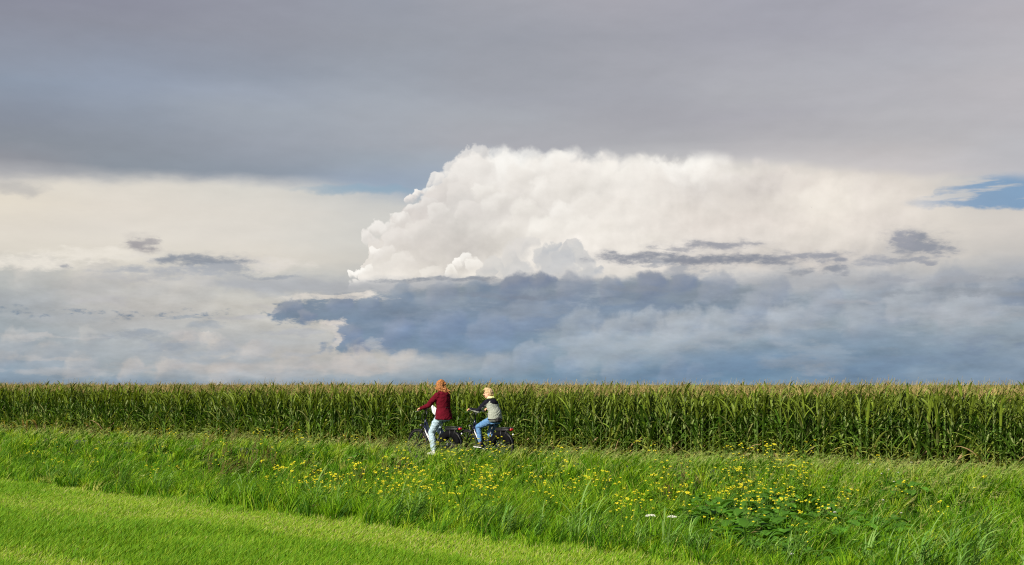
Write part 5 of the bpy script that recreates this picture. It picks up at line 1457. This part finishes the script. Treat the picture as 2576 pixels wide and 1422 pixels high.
def build_boy():
    hip = v3(-.335, 0, .945); chest = v3(-.265, 0, 1.235); neck = v3(-.195, 0, 1.390); hd = v3(-.135, 0, 1.520)
    shL, shR = v3(-.205, .155, 1.325), v3(-.180, -.155, 1.325)
    grip = {1: v3(.205, .275, 1.145), -1: v3(.205, -.275, 1.145)}
    wr = {1: v3(.148, .285, 1.182), -1: v3(.148, -.28, 1.182)}
    el = {1: toward(shL, wr[1], .25, .23, (-.1, .4, -1)), -1: toward(shR, wr[-1], .25, .23, (-.1, -.4, -1))}
    an = {1: ped2[0] + v3(-.07, -.02, .085), -1: ped2[1] + v3(-.055, .02, .085)}
    hp = {1: v3(-.30, .08, .93), -1: v3(-.30, -.08, .93)}
    kn = {q: toward(hp[q], an[q], .395, .385, (1, .10 * q, .4)) for q in (1, -1)}
    s = SM()
    P, Rm = head(s, hd, R(34), R(6), .97)
    s.chain([neck + v3(-.01, 0, -.05), neck, hd + v3(-.01, 0, -.04)], [.050, .046, .046])
    s.loft([(hip + v3(0, 0, -.09), .09, .12), (hip, .11, .14), (hip + v3(0, 0, .13), .09, .115), (chest, .10, .13), (chest + v3(.02, 0, .07), .07, .11), (neck, .045, .05)])
    for q in (1, -1):
        sh = shL if q > 0 else shR
        s.chain([sh + v3(0, -q * .03, -.015), sh.lerp(el[q], .5), el[q], wr[q]], [.036, .032, .029, .021]); hand(s, wr[q], grip[q], q, .92)
        s.chain([hp[q], hp[q].lerp(kn[q], .5), kn[q], kn[q].lerp(an[q], .35), an[q]], [.074, .062, .046, .044, .030])
        s.chain([an[q] + v3(0, 0, -.03), ped2[0 if q > 0 else 1] + v3(.05, 0, .03)], [.029, .024])
    body = s.remeshed('person', SKIN, .0052, None, 2)
    body.location = B_LOC; body.rotation_euler = (0, 0, YAW)
    tag(body, 'blond boy in grey jacket with black hood and blue jeans, riding the rear bicycle', 'person', 'cyclists')
    ey = mat('dark_eye', (.03, .02, .015), .3); lp = mat('lips', (.45, .14, .11), .5); br = mat('brow', (.35, .22, .10), .8)
    for y in (-.032, .032):
        s = SM(); s.ell(P(.079, y, .010), (.010, .013, .007), Rm, 10, 8); s.build('eye', ey, body)
        s = SM(); s.capsule(P(.084, y - .014, .030), P(.084, y + .014, .031), .004, .004, 8); s.build('eyebrow', br, body)
    s = SM(); s.capsule(P(.090, -.018, -.052), P(.090, .018, -.052), .005, .005, 8); s.build('mouth', lp, body)
    # jacket: grey body, black yoke and outer sleeves
    gj = cloth('grey_jacket', (.215, .235, .200), (.27, .29, .25), .8, 16, .6, 22)
    bj = cloth('black_cloth', (.005, .005, .009), (.010, .010, .016), .8, 20, .4, 30)
    s = SM(); lo = hip + v3(-.02, 0, -.055)
    s.loft([(lo, .140, .165), (lo + v3(0, 0, .03), .148, .172), (hip + v3(-.01, 0, .06), .150, .170), (hip + v3(0, 0, .18), .135, .158), (chest, .135, .165), (chest + v3(.015, 0, .075), .12, .172), (chest + v3(.03, 0, .125), .088, .135), (neck + v3(-.005, 0, .0), .068, .070)], 26)
    seg = []
    for q in (1, -1):
        sh = shL if q > 0 else shR
        pts = [sh + v3(0, -q * .025, -.01), sh.lerp(el[q], .5), el[q], el[q].lerp(wr[q], .5), wr[q] + (el[q] - wr[q]).normalized() * .01]
        s.chain(pts, [.074, .060, .050, .043, .036]); seg.append(pts)
    jk = s.remeshed('jacket', [gj, bj], .007, body, 4, folds(.013, .08))
    me = jk.data
    n = len(me.polygons); ce = np.empty(n * 3); me.polygons.foreach_get('center', ce); ce = ce.reshape(-1, 3)
    no = np.empty(n * 3); me.polygons.foreach_get('normal', no); no = no.reshape(-1, 3)
    arm = np.zeros(n, bool); above = np.zeros(n)
    for pts in seg:
        for a, b in zip(pts[:-1], pts[1:]):
            a = np.array(a); b = np.array(b); d = b - a; t = ((ce - a) @ d / (d @ d)).clip(0, 1)
            c = a + t[:, None] * d; dist = np.linalg.norm(ce - c, axis=1)
            hit = (dist < .085) & (np.abs(ce[:, 1]) > .11)
            arm |= hit; above = np.where(hit, (ce - c)[:, 2] / .05, above)
    blk = (arm & (above > -.25)) | (ce[:, 2] > 1.36) | ((ce[:, 2] < lo.z + .022))
    me.polygons.foreach_set('material_index', blk.astype(np.int32)); me.update()
    s = SM()
    s.chain([neck + v3(.01, .075, .0), neck + v3(-.065, .070, -.008), neck + v3(-.10, 0, -.025), neck + v3(-.065, -.070, -.008), neck + v3(.01, -.075, .0)], [.030, .038, .044, .038, .030])
    s.ell(neck + v3(-.115, .0, -.085), (.066, .125, .095)); s.capsule(neck + v3(-.12, 0, -.10), neck + v3(-.135, 0, -.16), .06, .035)
    hood = s.remeshed('hood', bj, .007, jk, 6, folds(.004, .05))
    yl = cloth('yellow_lining', (.72, .74, .30), (.80, .80, .38), .8, 20, .2)
    s = SM()
    s.chain([neck + v3(.035, .058, .020), neck + v3(-.02, .066, .040), neck + v3(-.075, .040, .045), neck + v3(-.085, -.02, .045), neck + v3(-.04, -.06, .035)], [.016, .024, .026, .026, .018])
    s.remeshed('hood_lining', yl, .006, jk, 5)
    jn = cloth('blue_denim', (.055, .135, .280), (.115, .230, .400), .85, 24, .6, 20)
    s = SM(); s.loft([(hip + v3(-.01, 0, -.10), .10, .13), (hip + v3(0, 0, -.02), .122, .150), (hip + v3(0, 0, .07), .105, .13)])
    for q in (1, -1):
        a2 = an[q] + (kn[q] - an[q]).normalized() * .075
        s.chain([hp[q], hp[q].lerp(kn[q], .5), kn[q] + v3(.005, 0, 0), kn[q].lerp(a2, .4), a2], [.092, .080, .064, .060, .050])
    s.remeshed('jeans', jn, .0075, body, 4, folds(.009, .05))
    bk = mat('black_suede', (.02, .017, .016), .8); wh = mat('white_rubber', (.75, .75, .73), .6)
    for q, pd in ((1, ped2[0]), (-1, ped2[1])):
        he = Vector((an[q].x - .025, pd.y, pd.z + .014)); to = he + v3(.185, 0, .006)
        s = SM(); shoe(s, he, to, .92); sh_ = s.remeshed('shoe', bk, .006, body, 3)
        s = SM(); sole(s, he + v3(0, 0, -.001), to + v3(0, 0, .0), .98); s.build('sole', wh, sh_, False)
    s = SM(); hr = random.Random(9)
    s.ell(P(-.018, 0, .046), (.098, .083, .082), Rm); s.ell(P(-.055, 0, .0), (.058, .074, .075), Rm)
    W = v3(-.3, .1, 0)
    for k in range(170):
        th = hr.uniform(0, 2 * math.pi); ph = hr.uniform(-.45, 1.5)
        p = v3(math.cos(th) * math.cos(ph), math.sin(th) * math.cos(ph), math.sin(ph))
        if p.x > .25 and p.z < .55: continue
        if abs(p.y) > .6 and p.z < .1 and p.x > -.3: continue
        c = P(-.018 + p.x * .092, p.y * .080, .028 + p.z * .094)
        d = 1.5 * (Rm @ v3(.6 if p.z > .5 else -.3, hr.gauss(0, .3), .25 if p.z > .5 else -.8)).normalized() * hr.uniform(.02, .04)
        s.chain([c, c + d * .5, c + d], [.011, .009, .005])
    hm = mottle(mat('blond_hair', (.55, .42, .26), .6, spec=.2), (.24, .15, .07), (.60, .45, .27), 40, 6, .7, 80)
    s.remeshed('hair', hm, .005, body, 1)
    # waist bag
    s = SM(); s.box(hip + v3(-.185, .075, .0), (.045, .085, .052), Matrix.Rotation(.5, 3, 'Z'), .5)
    s.box(hip + v3(-.21, .08, -.01), (.035, .055, .035), Matrix.Rotation(.5, 3, 'Z'), .5)
    bag = s.remeshed('waist_bag', PLAST, .006, None, 2, folds(.003, .03))
    bag.location = B_LOC; bag.rotation_euler = (0, 0, YAW)
    s = SM(); rr = []
    for i in range(33):
        a = 2 * math.pi * i / 32; c = hip + v3(-.012 + .158 * math.cos(a), .178 * math.sin(a), .005); e = v3(math.cos(a), math.sin(a), 0)
        rr.append([c + v3(0, 0, -.014), c + e * .004 + v3(0, 0, -.014), c + e * .004 + v3(0, 0, .014), c + v3(0, 0, .014)])
    s.rings(rr, False); s.build('strap', PLAST, bag)
    tag(bag, 'small black waist bag strapped round the boy at the back of his hip', 'bag')
build_boy()

# ------------------------------------------------------------------ gull far off
def build_bird():
    s = SM(); s.chain([(-.20, 0, 0), (0, 0, 0), (.17, 0, .02)], [.03, .065, .045]); s.capsule((.17, 0, .02), (.26, 0, .01), .03, .008)
    s.capsule((-.2, 0, 0), (-.32, 0, 0), .03, .012)
    for q in (1, -1):
        pts = [v3(0, 0, .03), v3(.05, .22 * q, .10), v3(.02, .42 * q, .06), v3(-.06, .66 * q, -.02)]; ch = [.20, .17, .12, .02]
        rr = [[p + v3(c * .4, 0, .006), p + v3(0, 0, .014), p + v3(-c * .6, 0, 0), p + v3(0, 0, -.004)] for p, c in zip(pts, ch)]
        s.rings(rr)
    m = mat('gull_feathers', (.28, .27, .26), .8)
    o = s.build('flying_bird', m)
    d = 520.0; cx, cy = (2041 - 1288) / F_D, (711 - 521.5) / F_D
    dr = v3(cx, math.cos(PITCH) - cy * math.sin(PITCH), math.sin(PITCH) + cy * math.cos(PITCH))
    o.location = v3(0, 0, CAM_H) + dr * d; o.rotation_euler = (0, 0, R(75))
    tag(o, 'tiny grey bird gliding with drooped wings before the white cloud', 'bird')
build_bird()
